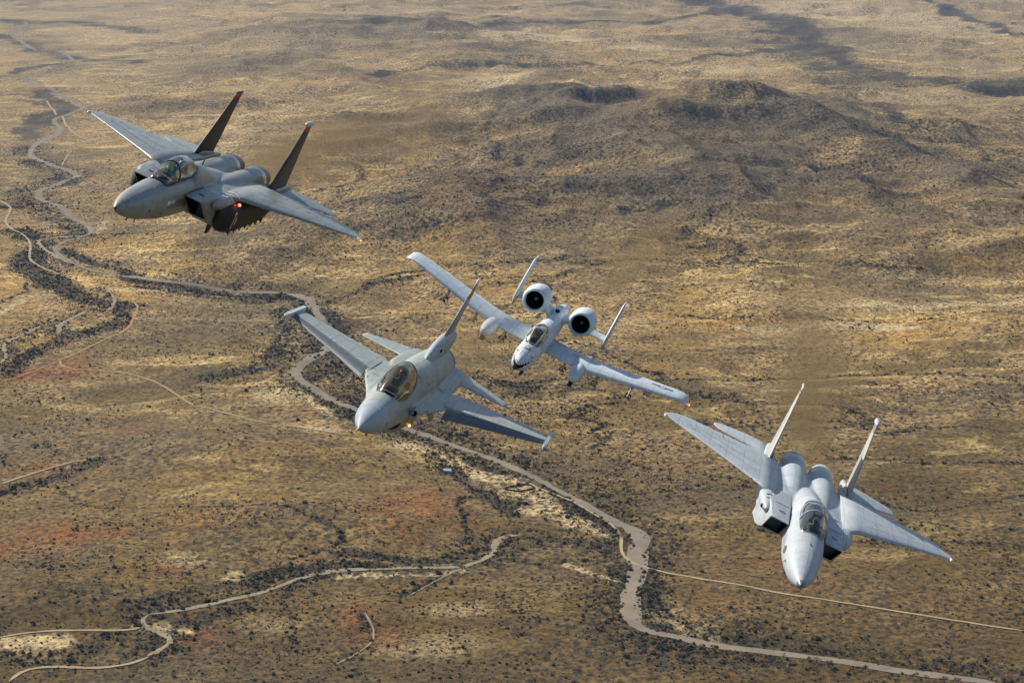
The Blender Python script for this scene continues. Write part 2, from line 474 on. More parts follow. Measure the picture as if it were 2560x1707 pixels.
# ------------------------------------------------------------------ twin-tail fighters
def twin_fin_fighter(kind, R, t, label):
    E_ = kind == 'E'
    P = P_E if E_ else P_C
    root = place('twin_tail_fighter', R, t)
    tag(root, label, 'fighter jet', 'fighter jets flying in formation')
    # --- continuous fuselage skin: (x, halfwidth, ztop, zbottom, zcentre, exponent)
    b = MB()
    nose = [(0.0, .015, .012, -.012, 0, 2), (-.12, .085, .08, -.085, 0, 2), (-.4, .205, .19, -.21, 0, 2), (-.9, .36, .33, -.37, -.01, 2), (-1.6, .52, .48, -.54, -.02, 2),
            (-2.4, .63, .60, -.66, -.03, 2), (-3.2, .70, .70, -.75, -.03, 2.05), (-4.0, .745, .78, -.82, -.03, 2.1), (-4.6, .75, .80, -.86, -.02, 2.15),
            (-6.0, .75, .80, -.90, .0, 2.2), (-7.0, .74, .80, -.92, .0, 2.2)]
    if E_:
        tail = [(-7.3, .74, 1.04, -.92, 0, 2.0), (-7.8, .73, 1.16, -.92, 0, 2.0), (-8.8, .72, 1.04, -.9, 0, 2.0), (-10, .7, .78, -.9, 0, 2), (-11.8, .65, .52, -.85, 0, 2), (-13.5, .5, .2, -.7, 0, 2)]
    else:
        tail = [(-7.35, .74, 1.10, -.92, 0, 2.0), (-7.9, .73, 1.12, -.92, 0, 2.0), (-8.8, .72, .94, -.9, 0, 2.0), (-10, .7, .72, -.9, 0, 2), (-11.5, .62, .48, -.85, 0, 2), (-13, .5, .2, -.7, 0, 2)]
    b.add(*loft(body_rings(nose+tail)))
    # centre slab with shoulders
    slab = [(-8.05, 1.60, .36, -.90, -.2, 4.5), (-9.2, 1.9, .40, -.98, -.15, 3.6), (-12, 2.0, .34, -.95, -.15, 3.4), (-14.2, 1.75, .22, -.85, -.15, 3.2), (-15.6, 1.35, .08, -.6, -.2, 3)]
    b.add(*loft(body_rings(slab, N=56)))
    for s in (-1, 1):
        eng = [(-8.8, .30, .25, -.55, -.15, 2), (-10.2, .46, .44, -.65, -.1, 2), (-12, .57, .54, -.66, -.06, 2), (-14.6, .60, .56, -.64, -.04, 2), (-15.7, .57, .53, -.61, -.04, 2)]
        b.add(*loft(body_rings(eng, N=32, yc=.66*s)))
        boom = [(-11.5, .25, .28, -.25, .0, 2.4), (-13, .36, .27, -.3, .0, 2.6), (-15.5, .27, .20, -.25, -.02, 2.6), (-17.4, .17, .12, -.2, -.04, 2.4), (-18.1, .07, .03, -.12, -.05, 2)]
        b.add(*loft(body_rings(boom, N=24, yc=1.80*s)))
        # wing-root bulge beside the intake
        bul = [(-6.70, .05, .24, .12, .18, 2), (-7.0, .16, .33, -.02, .16, 2), (-7.6, .27, .39, -.14, .14, 2), (-8.6, .35, .42, -.25, .12, 2), (-9.8, .30, .40, -.3, .1, 2), (-10.8, .1, .3, -.2, 0.05, 2)]
        b.add(*loft(body_rings(bul, N=28, yc=1.66*s)))
    body = voxel_union('fuselage', b, 0.045, 5, P, root)
    # --- radome, slightly proud of the skin
    rd = MB(); rd.add(*loft([ring(x, w*1.012+.004, (zt-zc)*1.012+.004, (zc-zb)*1.012+.004, zc, 0, n, N=48) for x, w, zt, zb, zc, n in interp(nose[:5] if not E_ else nose[:6], .08)], (True, False)))
    rd.build('radome', P if E_ else P_C, root)
    tip = MB(); tip.add(*loft([ring(x, w*1.03+.008, (zt-zc)*1.03+.008, (zc-zb)*1.03+.008, zc, 0, n, N=32) for x, w, zt, zb, zc, n in interp(nose[:4], .06) if x > (-.09 if E_ else -.30)], (True, False)))
    tip.build('nose_cap', plain('nose_cap_grey', (.20, .21, .22), .35) if not E_ else M_MARK_D, root)
    # --- intakes: raked open boxes
    for s in (-1, 1):
        mb = MB(); inner = MB()
        xt, xb = (-5.55, -7.15)
        def rr(x0, y0, y1, z0, z1, rake, r=.07, K=4, inset=0.0):
            y0 += inset; y1 -= inset; z0 += inset; z1 -= inset
            pts = []
            for cx_, cz_, a0 in ((y1-r, z1-r, 0), (y0+r, z1-r, PI/2), (y0+r, z0+r, PI), (y1-r, z0+r, 1.5*PI)):
                for k in range(K+1):
                    a = a0+PI/2*k/K
                    y = cx_+r*math.cos(a); z = cz_+r*math.sin(a)
                    pts.append((x0-(z1-z)/(z1-z0)*rake, y, z))
            return pts
        secs = [(xt, .74, 1.50, -.66, .33, xt-xb), (-6.3, .76, 1.56, -.78, .385, 1.2), (-6.9, .76, 1.60, -.86, .41, .8), (-7.9, .74, 1.72, -.93, .415, .3), (-9.4, .7, 1.85, -.96, .40, 0)]
        outer = [rr(*q) for q in secs]
        inn = [rr(*q, inset=.035) for q in secs]
        v, f = loft(outer, (False, False)); 
        v2, f2 = loft([outer[0], inn[0]], (False, False))
        if s < 0: v, f = flipy(v, f); v2, f2 = flipy(v2, f2)
        mb.add(v, f); mb.add(v2, [tuple(reversed(q)) for q in f2])
        duct = mb.build('air_intake', P, root, autosmooth=35)
        v, f = loft(inn[:4], (False, True))
        if s < 0: v, f = flipy(v, f)
        inner.add(v, [tuple(reversed(q)) for q in f]); inner.build('duct', M_BLACK, duct, autosmooth=35)
        # bleed louvres and ramp joint
        x0, x1 = sorted((.86*s, 1.42*s))
        bv = bvh_of(duct)
        decal('bleed_slot', bv, [[(-7.45, x0), (-7.39, x0), (-7.39, x1), (-7.45, x1)]], M_MARK_D, duct)
        if E_ and s > 0: decal('ramp_stripe', bv, [[(-7.22, x0), (-7.18, x0), (-7.18, x1), (-7.22, x1)]], M_MARK_W, duct)
        ym = 1.12*s
        decal('louvre', bv, [[(-6.62, ym-.13), (-6.42, ym-.13), (-6.42, ym+.13), (-6.62, ym+.13)]], M_MARK_D if E_ else plain('louvre_grey', (.18, .2, .22)), duct)
        decal('hinge_line', bv, line2([(-6.98, x0-.08*s), (-6.98, x1+.1*s)], .035), M_MARK_D if E_ else plain('joint_grey', (.24, .26, .29)), duct)
    # --- wings
    def zt(y): return .36-(y-2.1)*.05
    st = [((-8.15, 1.45, .30), (-14.6, 1.45, .22), .42), ((-8.98, 2.15, .34), (-14.55, 2.15, .26), .38), ((-10.9, 4.2, .26), (-14.5, 4.2, .21), .22), ((-12.38, 5.83, .19), (-14.46, 5.83, .17), .12),
          ((-12.70, 6.18, .175), (-14.22, 6.18, .16), .09), ((-12.90, 6.40, .165), (-13.95, 6.40, .16), .07), ((-13.03, 6.54, .16), (-13.72, 6.54, .16), .05), ((-13.14, 6.64, .16), (-13.48, 6.64, .16), .03), ((-13.22, 6.68, .16), (-13.34, 6.68, .16), .012)]
    wings = []
    for s in (-1, 1):
        w = MB(); v, f = foil(st, NP=15)
        if s < 0: v, f = flipy(v, f)
        w.add(v, f); wo = w.build('wing', P, root); wings.append(wo)
        bv = bvh_of(wo)
        dk = M_MARK_D if E_ else plain('panel_joint', (.27, .29, .32))
        decal('flap_joint', bv, line2([(-13.1, 2.3*s), (-13.35, 4.0*s)], .03)+line2([(-13.35, 4.0*s), (-14.5, 4.05*s)], .03)+line2([(-13.4, 4.1*s), (-13.75, 5.7*s)], .03), dk, wo)
        decal('panel_joint', bv, line2([(-10.2, 2.4*s), (-12.9, 5.5*s)], .025)+line2([(-11.2, 2.3*s), (-13.4, 5.3*s)], .025), dk, wo)
        gs = random.Random(21+s); stn = []
        for _ in range(26):
            y = gs.uniform(2.3, 5.9); x = -9.2-(y-2.1)*.92-gs.uniform(.2, max(.4, 4.6-(y-2.1)*.85)); x = max(x, -14.3); l = gs.uniform(.05, .16)
            stn += line2([(x, y*s), (x-l*gs.choice([0, 1]), (y+l*gs.choice([.4, 1]))*s)], gs.uniform(.02, .045))
        decal('stencil', bv, stn, dk, wo)
        lm = MB(); lm.add(*sphere((-13.02, 6.60*s, .155), .1, 12, 8, (1.6, .6, .7)))
        lo = lm.build('wingtip_light', M_CLEAR, wo)
        if E_ and s > 0:
            q = MB(); q.add(*sphere((-12.98, 6.70*s, .15), .05, 12, 8)); q.build('navigation_light', M_LAMP, wo)
            q = MB(); q.add(*sphere((-12.95, 6.73*s, .15), .025, 10, 6)); q.build('lamp_core', M_LAMPC, wo)
        if not E_:
            q = MB(); q.add(*sphere((-8.98-.36, (2.50)*s, .325), .04, 12, 8, (1.3, 1, .8))); q.build('glove_light', M_MARK_R, wo)
    # --- stabilators
    st = [((-15.1, 1.85, -.02), (-17.7, 1.85, -.05), .16), ((-15.55, 2.3, -.06), (-17.9, 2.3, -.08), .14), ((-16.2, 2.95, -.13), (-18.1, 2.95, -.14), .11), ((-16.05, 3.0, -.135), (-18.1, 3.0, -.145), .11),
          ((-17.15, 4.1, -.28), (-18.3, 4.1, -.28), .06), ((-17.45, 4.33, -.31), (-18.2, 4.33, -.31), .04), ((-17.75, 4.43, -.33), (-18.0, 4.43, -.33), .02)]
    for s in (-1, 1):
        w = MB(); v, f = foil(st)
        if s < 0: v, f = flipy(v, f)
        w.add(v, f); w.build('stabilator', P, root)
    # --- fins
    for s in (-1, 1):
        w = MB()
        f_st = [((-13.75, 1.86, .05), (-17.1, 1.86, -.02), .24), ((-14.15, 1.855, .35), (-17.15, 1.855, .3), .21), ((-15.5, 1.81, 1.75), (-17.4, 1.81, 1.75), .14), ((-16.45, 1.78, 2.78), (-17.62, 1.78, 2.78), .09)]
        if E_: f_st.append(((-16.50, 1.779, 2.83), (-17.63, 1.779, 2.83), .089))
        v, f = foil(f_st, (0, 1, 0))
        if s < 0: v, f = flipy(v, f)
        w.add(v, f); fo = w.build('fin', P_E_FIN_SHADE if E_ else P_CREAM_F, root)
        w = MB(); v, f = foil([((-16.51, 1.78, 2.83), (-17.64, 1.78, 2.83), .098), ((-16.74, 1.775, 3.09), (-17.7, 1.775, 3.09), .09)] if E_ else [((-16.62, 1.78, 2.95), (-17.66, 1.78, 2.95), .1), ((-16.7, 1.775, 3.03), (-17.68, 1.775, 3.03), .09)], (0, 1, 0))
        if s < 0: v, f = flipy(v, f)
        w.add(v, f); w.build('fin_stripe', M_RED, fo)
        w = MB(); z0 = 3.085 if E_ else 2.78
        v, f = foil([((-16.45 if not E_ else -16.66, 1.78, z0), (-17.62 if not E_ else -17.68, 1.78, z0), .088), ((-16.78, 1.77, 3.12), (-17.7, 1.77, 3.12), .07)], (0, 1, 0))
        if s < 0: v, f = flipy(v, f)
        w.add(v, f); w.build('fin_cap', P_E_FIN_SHADE if E_ else P_CREAM_F, fo)
        r = .115 if s > 0 else .055
        w = MB(); w.add(*spindle(-16.55 if s > 0 else -16.6, -17.75, 1.77*s, 3.16 if s > 0 else 3.12, r))
        w.build('tip_pod', M_POD_L if s > 0 or not E_ else M_MARK_D, fo)
        w = MB(); w.add(*loft(body_rings([(-14.0, .02, .22, .05, .15, 2), (-14.8, .07, .38, .05, .15, 2), (-16.0, .09, .30, .02, .12, 2), (-16.9, .03, .16, .0, .1, 2)], N=20, yc=(1.86-.14)*s)))
        w.build('fin_fillet', P if E_ else P_CREAM, fo)
        if E_:
            bv = bvh_of(fo)
            kw = dict(origin=(0, 0 if s > 0 else -5, 0), ux=(1, 0, 0), uy=(0, 0, 1), d=(0, 1, 0))
            if s > 0:
                # two tail-code letters, pale grey, low contrast
                L1 = line2([(-16.9, 2.05), (-16.6, 2.05), (-16.75, 2.42), (-17.05, 2.42), (-16.9, 2.05)], .05)+line2([(-17.05, 1.9), (-16.45, 1.62)], .05)
                decal('tail_code', bv, L1, plain('code_grey', (.33, .34, .31)), fo, **kw)
    # --- nozzles
    for s in (-1, 1):
        w = MB()
        rs = [ring(x, r, r, r, -.04, .66*s, 2, N=32) for x, r in ((-15.55, .575), (-15.75, .60), (-15.95, .595))]
        w.add(*loft(rs, (False, False))); no = w.build('nozzle_ring', M_RING if E_ else M_RINGC, root)
        w = MB(); rs = [ring(x, r, r, r, -.04, .66*s, 2, N=32) for x, r in ((-15.93, .585), (-16.3, .575), (-16.8, .52), (-17.15, .44), (-17.15, .40), (-16.6, .42), (-15.9, .40))]
        w.add(*loft(rs, (False, True))); w.build('engine_nozzle', M_NOZ if E_ else P_C2, root)
    # --- cockpit
    if E_:
        cst = [(-3.85, .26, .68, .03, 2), (-4.05, .38, .70, .22, 2), (-4.5, .44, .76, .48, 2), (-5.1, .475, .82, .68, 2), (-5.8, .485, .86, .75, 2), (-6.5, .47, .88, .70, 2), (-7.1, .41, .93, .48, 2), (-7.6, .30, .98, .18, 2)]
        bow = -5.05; seats = [(-4.92, .44), (-6.25, .50)]
    else:
        cst = [(-4.0, .30, .66, .03, 2), (-4.2, .42, .66, .22, 2), (-4.7, .50, .70, .46, 2), (-5.3, .53, .74, .62, 2), (-6.0, .53, .76, .66, 2), (-6.7, .48, .80, .54, 2), (-7.3, .40, .90, .26, 2)]
        bow = -5.3; seats = [(-5.15, .34)]
    deck = MB(); x0, x1 = cst[0][0]-.1, cst[-1][0]+.12
    dr = [(x, w*.9, zs+.075) for x, w, zs, h, n in interp(cst, .1) if x1 < x < x0]
    for (xa, wa, za), (xb, wb, zb_) in zip(dr[:-1], dr[1:]):
        deck.add([(xa, -wa, za+.02), (xa, wa, za+.02), (xb, wb, zb_+.02), (xb, -wb, zb_+.02)], [(0, 1, 2, 3)])
    deck.build('cockpit_floor', M_DECK, root)
    v, f, rs = canopy_shell(cst)
    gm = MB(); gm.add(v, f); gm.build('canopy', G_E if E_ else G_C, root)
    fr = MB(); xs = [r[0][0] for r in rs]
    kb = min(range(len(xs)), key=lambda i: abs(xs[i]-bow))
    arch([(p[0], p[1]*1.005, p[2]+.005) for p in rs[kb]], .03, fr)
    arch([r[0] for r in rs], .035, fr); arch([r[-1] for r in rs], .035, fr); arch(rs[1], .03, fr); arch(rs[-1], .035, fr)
    fr.build('canopy_frame', M_DARK if E_ else P_C2, root)
    hd = MB(); hx = seats[0][0]+.62
    hd.add(*loft([ring(x, w, h, .02, .78, 0, 2.2, N=18) for x, w, h in ((hx+.15, .12, .05), (hx+.05, .22, .10), (hx-.12, .27, .15), (hx-.2, .24, .12))]))
    hd.build('instrument_hood', M_DARK, root)
    for i, (sx, sz) in enumerate(seats):
        ejection_seat(root, sx-.12, sz)
    # --- pitot probes and small aerials
    for s in (-1, 1):
        pb = MB(); pb.add(*tube((-2.3, .62*s, -.05), (-2.05, .68*s, -.08), .016)); pb.build('probe', M_MARK_D, root)
    bl = MB(); bx = -9.0 if E_ else -9.5
    bl.add(*foil([((bx, 0, .85), (bx-.28, 0, .85), .03), ((bx-.12, 0, 1.32 if E_ else .95), (bx-.26, 0, 1.32 if E_ else .95), .02)], (0, 1, 0)))
    bl.build('aerial', M_MARK_D if E_ else P_C, root)
    bvb = bvh_of(body)
    if E_:
        # conformal tanks hugging the intake sides, stub pylons below
        for s in (-1, 1):
            w = MB()
            ct = [(-7.5, .06, -.05, -.25, -.2, 2), (-7.8, .30, .10, -.85, -.3, 2.2), (-8.2, .46, .20, -1.08, -.35, 2.4), (-9.6, .52, .20, -1.18, -.4, 2.6), (-12.5, .52, .15, -1.14, -.4, 2.6), (-14.4, .42, .1, -1.05, -.3, 2.2), (-15.8, .15, .0, -.5, -.15, 2)]
            w.add(*loft(body_rings(ct, N=36, yc=1.85*s)))
            tk = voxel_union('conformal_tank', w, .05, 2, P_E_SHADE, root)
            for i in range(7):
                xx = -8.9-i*.8; rk = MB()
                rk.add(*box(xx-.16, xx+.08, 2.12*s-.05, 2.12*s+.05, -1.14, -.9))
                rk.add(*tube((xx-.1, 2.12*s, -1.12), (xx-.05, 2.16*s, -1.22), .03))
                rk.build('stub_pylon', M_DARK, tk, smooth=False)
                if i < 6:
                    rk = MB(); rk.add(*box(xx-.12, xx+.02, 1.75*s-.05, 1.75*s+.05, -1.22, -1.0)); rk.build('stub_pylon', M_DARK, tk, smooth=False)
            if s > 0:
                bvt = bvh_of(tk)
                kw = dict(origin=(0, 6, 0), ux=(1, 0, 0), uy=(0, 0, 1), d=(0, -1, 0))
                cx_, cz_ = -8.35, -.42
                stad = lambda hw, hl: [(cx_+hw*math.cos(a)+(0), cz_+hw*math.sin(a)*1.0+(hl if math.sin(a) > 0 else -hl)) for a in [2*PI*i/24 for i in range(24)]]
                decal('insignia', bvt, [stad(.17, .20)], M_MARK_W, tk, off=.012, **kw)
                decal('insignia_red', bvt, [stad(.125, .20)], M_MARK_R, tk, off=.02, **kw)
                decal('insignia_bar', bvt, [stad(.04, .12)], M_MARK_W, tk, off=.028, **kw)
                decal('insignia_spot', bvt, [circ(cx_, cz_+.2, .06), circ(cx_, cz_-.2, .06)], M_MARK_R, tk, off=.034, **kw)
        # belly sensor fin and centreline pylon
        w = MB(); w.add(*loft(body_rings([(-8.6, .15, -.8, -1.0, -.9, 3), (-9.4, .30, -.8, -1.15, -1.0, 3), (-11.2, .3, -.8, -1.15, -1.0, 3), (-12, .1, -.8, -1.0, -.95, 3)], N=20)))
        w.add(*foil([((-9.6, 1.0, -.9), (-11.0, 1.0, -.9), .14), ((-9.8, 1.0, -1.78), (-10.4, 1.0, -1.78), .08)], (0, 1, 0)))
        w.build('belly_pylon', P_E_SHADE, root)
        # receptacle outline on the left shoulder: an H and a box
        bvw = bvh_of(body, wings[1])
        h = line2([(-8.05, 1.42), (-8.05, 1.85), (-8.1, 2.12)], .055)+line2([(-8.05, 1.72), (-8.38, 1.74)], .055)+line2([(-8.40, 1.5), (-8.42, 2.0), (-8.9, 2.1), (-9.12, 1.7), (-8.75, 1.35), (-8.40, 1.42)], .055)
        decal('receptacle_marking', bvw, h, M_MARK_W, root)
        # rescue arrow on the forward fuselage
        kw = dict(origin=(0, 4, 0), ux=(1, 0, 0), uy=(0, 0, 1), d=(0, -1, 0))
        decal('rescue_arrow', bvb, [[(-3.72, .12), (-3.88, .24), (-3.88, .19), (-4.6, .19), (-4.6, .05), (-3.88, .05), (-3.88, .0)]], M_MARK_W, root, **kw)
        decal('rescue_text', bvb, [[(x, z), (x-.07, z), (x-.07, z+.035), (x, z+.035)] for x in (-3.98, -4.09, -4.2, -4.33, -4.44) for z in (.07, .135)], M_MARK_D, root, off=.014, **kw)
        # painted mission badge low on the nose
        g = random.Random(3)
        decal('nose_badge', bvb, [circ(-3.15-g.uniform(0, .75), -.2-g.uniform(0, .42), g.uniform(.02, .06), 7) for _ in range(22)], plain('badge_ochre', (.42, .38, .16)), root, **kw)
        decal('nose_badge_red', bvb, [circ(-3.25-g.uniform(0, .5), -.25-g.uniform(0, .35), g.uniform(.015, .04), 7) for _ in range(9)], plain('badge_rust', (.28, .12, .1)), root, off=.012, **kw)
        decal('spot', bvb, [circ(-3.05, .22, .035, 10)], M_MARK_W, root)
        q = MB(); q.add(*sphere((-8.62, 2.22, .22), .07, 14, 8)); q.build('beacon_light', M_LAMP, root)
        q = MB(); q.add(*sphere((-8.57, 2.25, .23), .035, 10, 6)); q.build('beacon_core', M_LAMPC, root)
        q = MB(); q.add(*sphere((-8.35, 2.12, .20), .045, 10, 6, (2.6, .5, .5))); q.build('beacon_reflection', plain('reflection_red', (.3, .02, .02), emit=(1, .05, .02), es=1.2), root)  # glowing blob standing in for the beacon's reflection on the skin
        # ventral aerials
        for xx in (-1.9, -2.9, -4.9):
            va = MB(); va.add(*box(xx-.08, xx+.02, -.012, .012, -.90 if xx < -2 else -.72, -.55)); va.build('blade_aerial', M_MARK_D, root)
    else:
        decal('nose_panel_spot', bvb, [circ(-3.0, .0, .07, 12, .05)], M_MARK_D, root)
        decal('gun_vent', bvb, [[(-8.05, -1.82), (-7.95, -1.82), (-7.97, -1.48), (-8.07, -1.48)], [(-7.60, -1.80), (-7.55, -1.80), (-7.55, -1.62), (-7.60, -1.62)]], M_MARK_D, root)
        gp = MB(); gp.add(*sphere((-7.18, -1.82, .10), .105, 14, 8, (1.4, .75, .9))); gp.build('gun_port', M_BLACK, root)
        decal('side_window', bvb, [circ(-3.35, -.0, .26, 16, .14)], plain('sensor_brown', (.16, .14, .12), .25), root, origin=(0, -4, 0), ux=(1, 0, 0), uy=(0, 0, 1), d=(0, 1, 0))
        jt = plain('skin_joint', (.33, .35, .36))
        decal('skin_joint', bvb, line2([(-9.2, -1.3), (-10.6, -1.25), (-10.6, -.75)], .025)+line2([(-9.2, 1.3), (-10.6, 1.25), (-10.6, .75)], .025)+line2([(-12.3, -1.7), (-12.3, 1.7)], .025), jt, root)
        for s in (1,):
            for k in range(3):
                lt = MB(); lt.add(*tube((-8.0-.25*k, 1.90, .26), (-7.9-.25*k, 2.0, .1), .02)); lt.build('latch', P_C2, root)
    return root, seats

M_POD_L = plain('pod_pale', (.55, .6, .62), .3)
M_RING = plain('ring_bright', (.62, .57, .45), .3, .75)
M_RINGC = plain('ring_cream', (.66, .64, .52), .4, .2)
P_CREAM_F = paint('paint_fin_cream', (0.43, 0.43, 0.38), 0.45, 0.06, 0.3, 0.3, dirtcol=(.2, .2, .17))
P_E_FIN_SHADE = paint('paint_fin_shaded', (0.032, 0.038, 0.032), 0.5, 0.1, 0.3, 0.5, dirtcol=(.02, .02, .02))  # fins coloured dark to look unlit by the sun
P_E_SHADE = paint('paint_underside_shade', (0.022, 0.024, 0.023), 0.6, 0.1, 0.3, 0.5, dirtcol=(.02, .02, .02))  # underside shade put into the colour of tanks and belly pylon
G_E = glass('canopy_smoke', (.80, .84, .80), .07)
G_C = glass('canopy_clear', (.80, .82, .74), .08)
G_G = glass('canopy_gold', (.66, .56, .42), .12, (1.0, .93, .78))
G_A = glass('canopy_side', (.74, .64, .42), .08, (1, .95, .8))

R_15E = [[-0.1471, 0.9024, 0.4049], [0.1706, 0.4264, -0.8883], [-0.9743, -0.0615, -0.2167]]
T_15E = [-14.61, -4.90, 66.91]
R_15C = [[-0.1692, 0.8897, 0.4240], [0.1757, 0.4506, -0.8753], [-0.9698, -0.0736, -0.2326]]
T_15C = [10.04, 8.49, 63.24]
R_16 = [[-0.1113, 0.8915, 0.4392], [0.1087, 0.4502, -0.8863], [-0.9878, -0.0509, -0.1470]]
T_16 = [-4.19, 2.37, 49.70]
R_10 = [[-0.1796, 0.8806, 0.4386], [0.1712, 0.4670, -0.8675], [-0.9687, -0.0807, -0.2346]]
T_10 = [0.46, 0.87, 93.91]

jetE, seatsE = twin_fin_fighter('E', R_15E, T_15E, 'dark grey two-seat fighter jet with twin fins dark in shade and red fin tips, farthest left')
jetC, seatsC = twin_fin_fighter('C', R_15C, T_15C, 'pale blue-grey single-seat twin-finned fighter jet nose down at the lower right')
bpy.context.view_layer.update()
crew(jetE, (seatsE[0][0], 0, seatsE[0][1]), (.30, .78, .22), 'person in a green helmet in the front seat of the dark grey jet', visor=(.75, .45, .05))
crew(jetE, (seatsE[1][0], 0, seatsE[1][1]), (.30, .31, .31), 'person in a grey helmet in the rear seat of the dark grey jet')
crew(jetC, (seatsC[0][0]+.2, 0, seatsC[0][1]), (.62, .64, .60), 'person in a pale grey helmet in the cockpit of the lower right jet')
# ------------------------------------------------------------------ single-engine fighter
def single_fin_fighter():
    root = place('single_tail_fighter', R_16, T_16)
    tag(root, 'mid grey single-engine fighter jet with bubble canopy and one tall fin, in the centre foreground', 'fighter jet', 'fighter jets flying in formation')
    P = P_F
    b = MB()
    st = [(0, .012, .01, -.01, 0, 2), (-.35, .125, .12, -.11, .0, 2), (-.9, .28, .28, -.26, .0, 2), (-1.6, .42, .42, -.40, 0, 2), (-2.4, .51, .53, -.50, .0, 2), (-3.2, .56, .60, -.58, 0, 2.1),
          (-4.2, .60, .62, -.66, 0, 2.2), (-5.2, .64, .70, -.7, 0, 2.2), (-5.9, .66, .98, -.72, 0, 2.0), (-6.6, .68, 1.0, -.75, 0, 2.0), (-8, .72, .95, -.78, .05, 2), (-9.5, .72, .90, -.76, .08, 2),
          (-11, .70, .84, -.66, .1, 2), (-12.6, .66, .78, -.56, .1, 2), (-13.9, .60, .70, -.5, .1, 2)]
    b.add(*loft(body_rings(st)))
    # blended strake: thick at the root, knife edge outboard
    stn = [((-2.9, 0, .04), (-11.6, 0, .06), .9), ((-3.3, .50, .03), (-11.4, .5, .06), .5), ((-4.0, .66, .02), (-11.2, .66, .06), .34), ((-5.2, .92, .02), (-11.0, .92, .06), .22), ((-6.3, 1.2, .02), (-10.95, 1.2, .06), .15), ((-7.1, 1.34, .02), (-10.9, 1.34, .06), .11), ((-7.35, 1.42, .02), (-10.9, 1.45, .06), .09)]
    b.add(*foil(stn)); b.add(*flipy(*foil(stn)))
    # side shelf to the tail
    sh = [(-9.6, 1.0, .18, -.12, .03, 5), (-11.0, 1.16, .20, -.14, .03, 6), (-13.4, 1.12, .20, -.14, .03, 6), (-14.7, 1.0, .14, -.02, .06, 6)]
    b.add(*loft(body_rings(sh, N=48)))
    body = voxel_union('fuselage', b, .04, 4, P, root)
    rd = MB(); rd.add(*loft([ring(x, w*1.004+.003, (zt-zc)*1.004+.003, (zc-zb)*1.004+.003, zc, 0, n, N=48) for x, w, zt, zb, zc, n in interp(st[:5], .07) if x > -2.05], (True, False)))
    rd.build('radome', P_F2, root)
    pt = MB(); pt.add(*tube((.02, 0, 0), (.5, 0, -.0), .028, .010)); pt.build('pitot_tube', M_POD_L, root)
    for s in (-1, 1):
        pt = MB(); pt.add(*tube((-1.9, .47*s, .05), (-1.65, .57*s, .06), .02, .012)); pt.build('probe', M_POD_L, root)
    # chin intake
    mb = MB()
    def ir(x, w, zt, zb, k=1.0): return ring(x, w*k, (zt-(-.62))*k, (-.62+abs(zb)+.0+.0)*0+(-.62-zb)*k, -.62, 0, 2.6, 2.1, N=36)
    o_ = [ir(-5.75, .50, -.50, -1.02), ir(-6.1, .56, -.46, -1.12), ir(-7, .62, -.4, -1.16), ir(-8.4, .64, -.4, -1.12), ir(-10, .6, -.4, -.98), ir(-11.8, .5, -.4, -.7)]
    i_ = [ir(-5.75, .50, -.50, -1.02, .93), ir(-6.6, .57, -.46, -1.12, .86), ir(-7.9, .5, -.46, -1.1, .8)]
    mb.add(*loft(o_, (False, True)))
    v, f = loft([o_[0], i_[0]], (False, False)); mb.add(v, [tuple(reversed(q)) for q in f])
    ink = mb.build('chin_intake', P_OLV, root)
    mb = MB(); v, f = loft(i_, (False, True)); mb.add(v, [tuple(reversed(q)) for q in f]); mb.build('duct', P_DUCT_LIT, ink)
    mb = MB(); mb.add(*loft([ir(-7.2, .55, -.46, -1.1, .84), ir(-7.25, .55, -.46, -1.1, .84)])); mb.build('fan_face', M_BLACK, ink)
    lm = MB(); lm.add(*sphere((-6.85, .64, -.78), .045, 12, 8)); lm.build('beacon_light', M_LAMP, ink)
    lm = MB(); lm.add(*sphere((-6.81, .66, -.77), .036, 10, 6)); lm.build('beacon_core', M_LAMPC, ink)
    # wings: fixed box + drooped leading-edge flap
    c = .15; dr = .30
    base = [(1.38, -7.22, -10.75), (4.58, -9.72, -11.10)]
    def lete(y):
        k = (y-1.38)/(4.58-1.38); return base[0][1]+(base[1][1]-base[0][1])*k, base[0][2]+(base[1][2]-base[0][2])*k
    def zz(y): return .03+(y-1.38)*.035
    for s in (-1, 1):
        stw = []; stf = []
        for y in (1.30, 2.4, 3.5, 4.58):
            le, te = lete(y); ch = le-te; hx = le-ch*c; t = .20-.04*(y-1.3)
            stw.append(((hx, y, zz(y)), (te, y, zz(y)), t))
            yy = max(y, 1.42)
            stf.append(((le+.02, yy, zz(y)-ch*c*.40-.01), (hx+.01, yy, zz(y)+.012), t*.75))
        w = MB(); v, f = foil(stw, blunt_le=True)
        if s < 0: v, f = flipy(v, f)
        w.add(v, f); wo = w.build('wing', P, root, autosmooth=40)
        w = MB(); v, f = foil(stf, NP=7)
        if s < 0: v, f = flipy(v, f)
        w.add(v, f); w.build('leading_edge_flap', P_FF_SHADE, wo, autosmooth=40)
        bv = bvh_of(wo)
        cd = random.Random(5 if s > 0 else 9); chips = []
        for k in range(14 if s > 0 else 12):
            y = cd.uniform(1.5, 3.4); le, te = lete(y); hx = le-(le-te)*c-.05
            chips.append([(hx, y*s), (hx-.04, y*s), (hx-.05, (y+cd.uniform(.05, .2))*s), (hx-.01, (y+cd.uniform(.05, .2))*s)])
        decal('paint_chip', bv, chips, M_MARK_W, wo)
        decal('flaperon_joint', bv, line2([(-10.0, 1.5*s), (-10.6, 3.9*s), (-11.05, 3.95*s)], .025), plain('flaperon_grey', (.17, .19, .19)), wo)
        # tip rail
        w = MB(); w.add(*box(-11.5, -8.95, 4.66*s-.06, 4.66*s+.06, .10, .24))
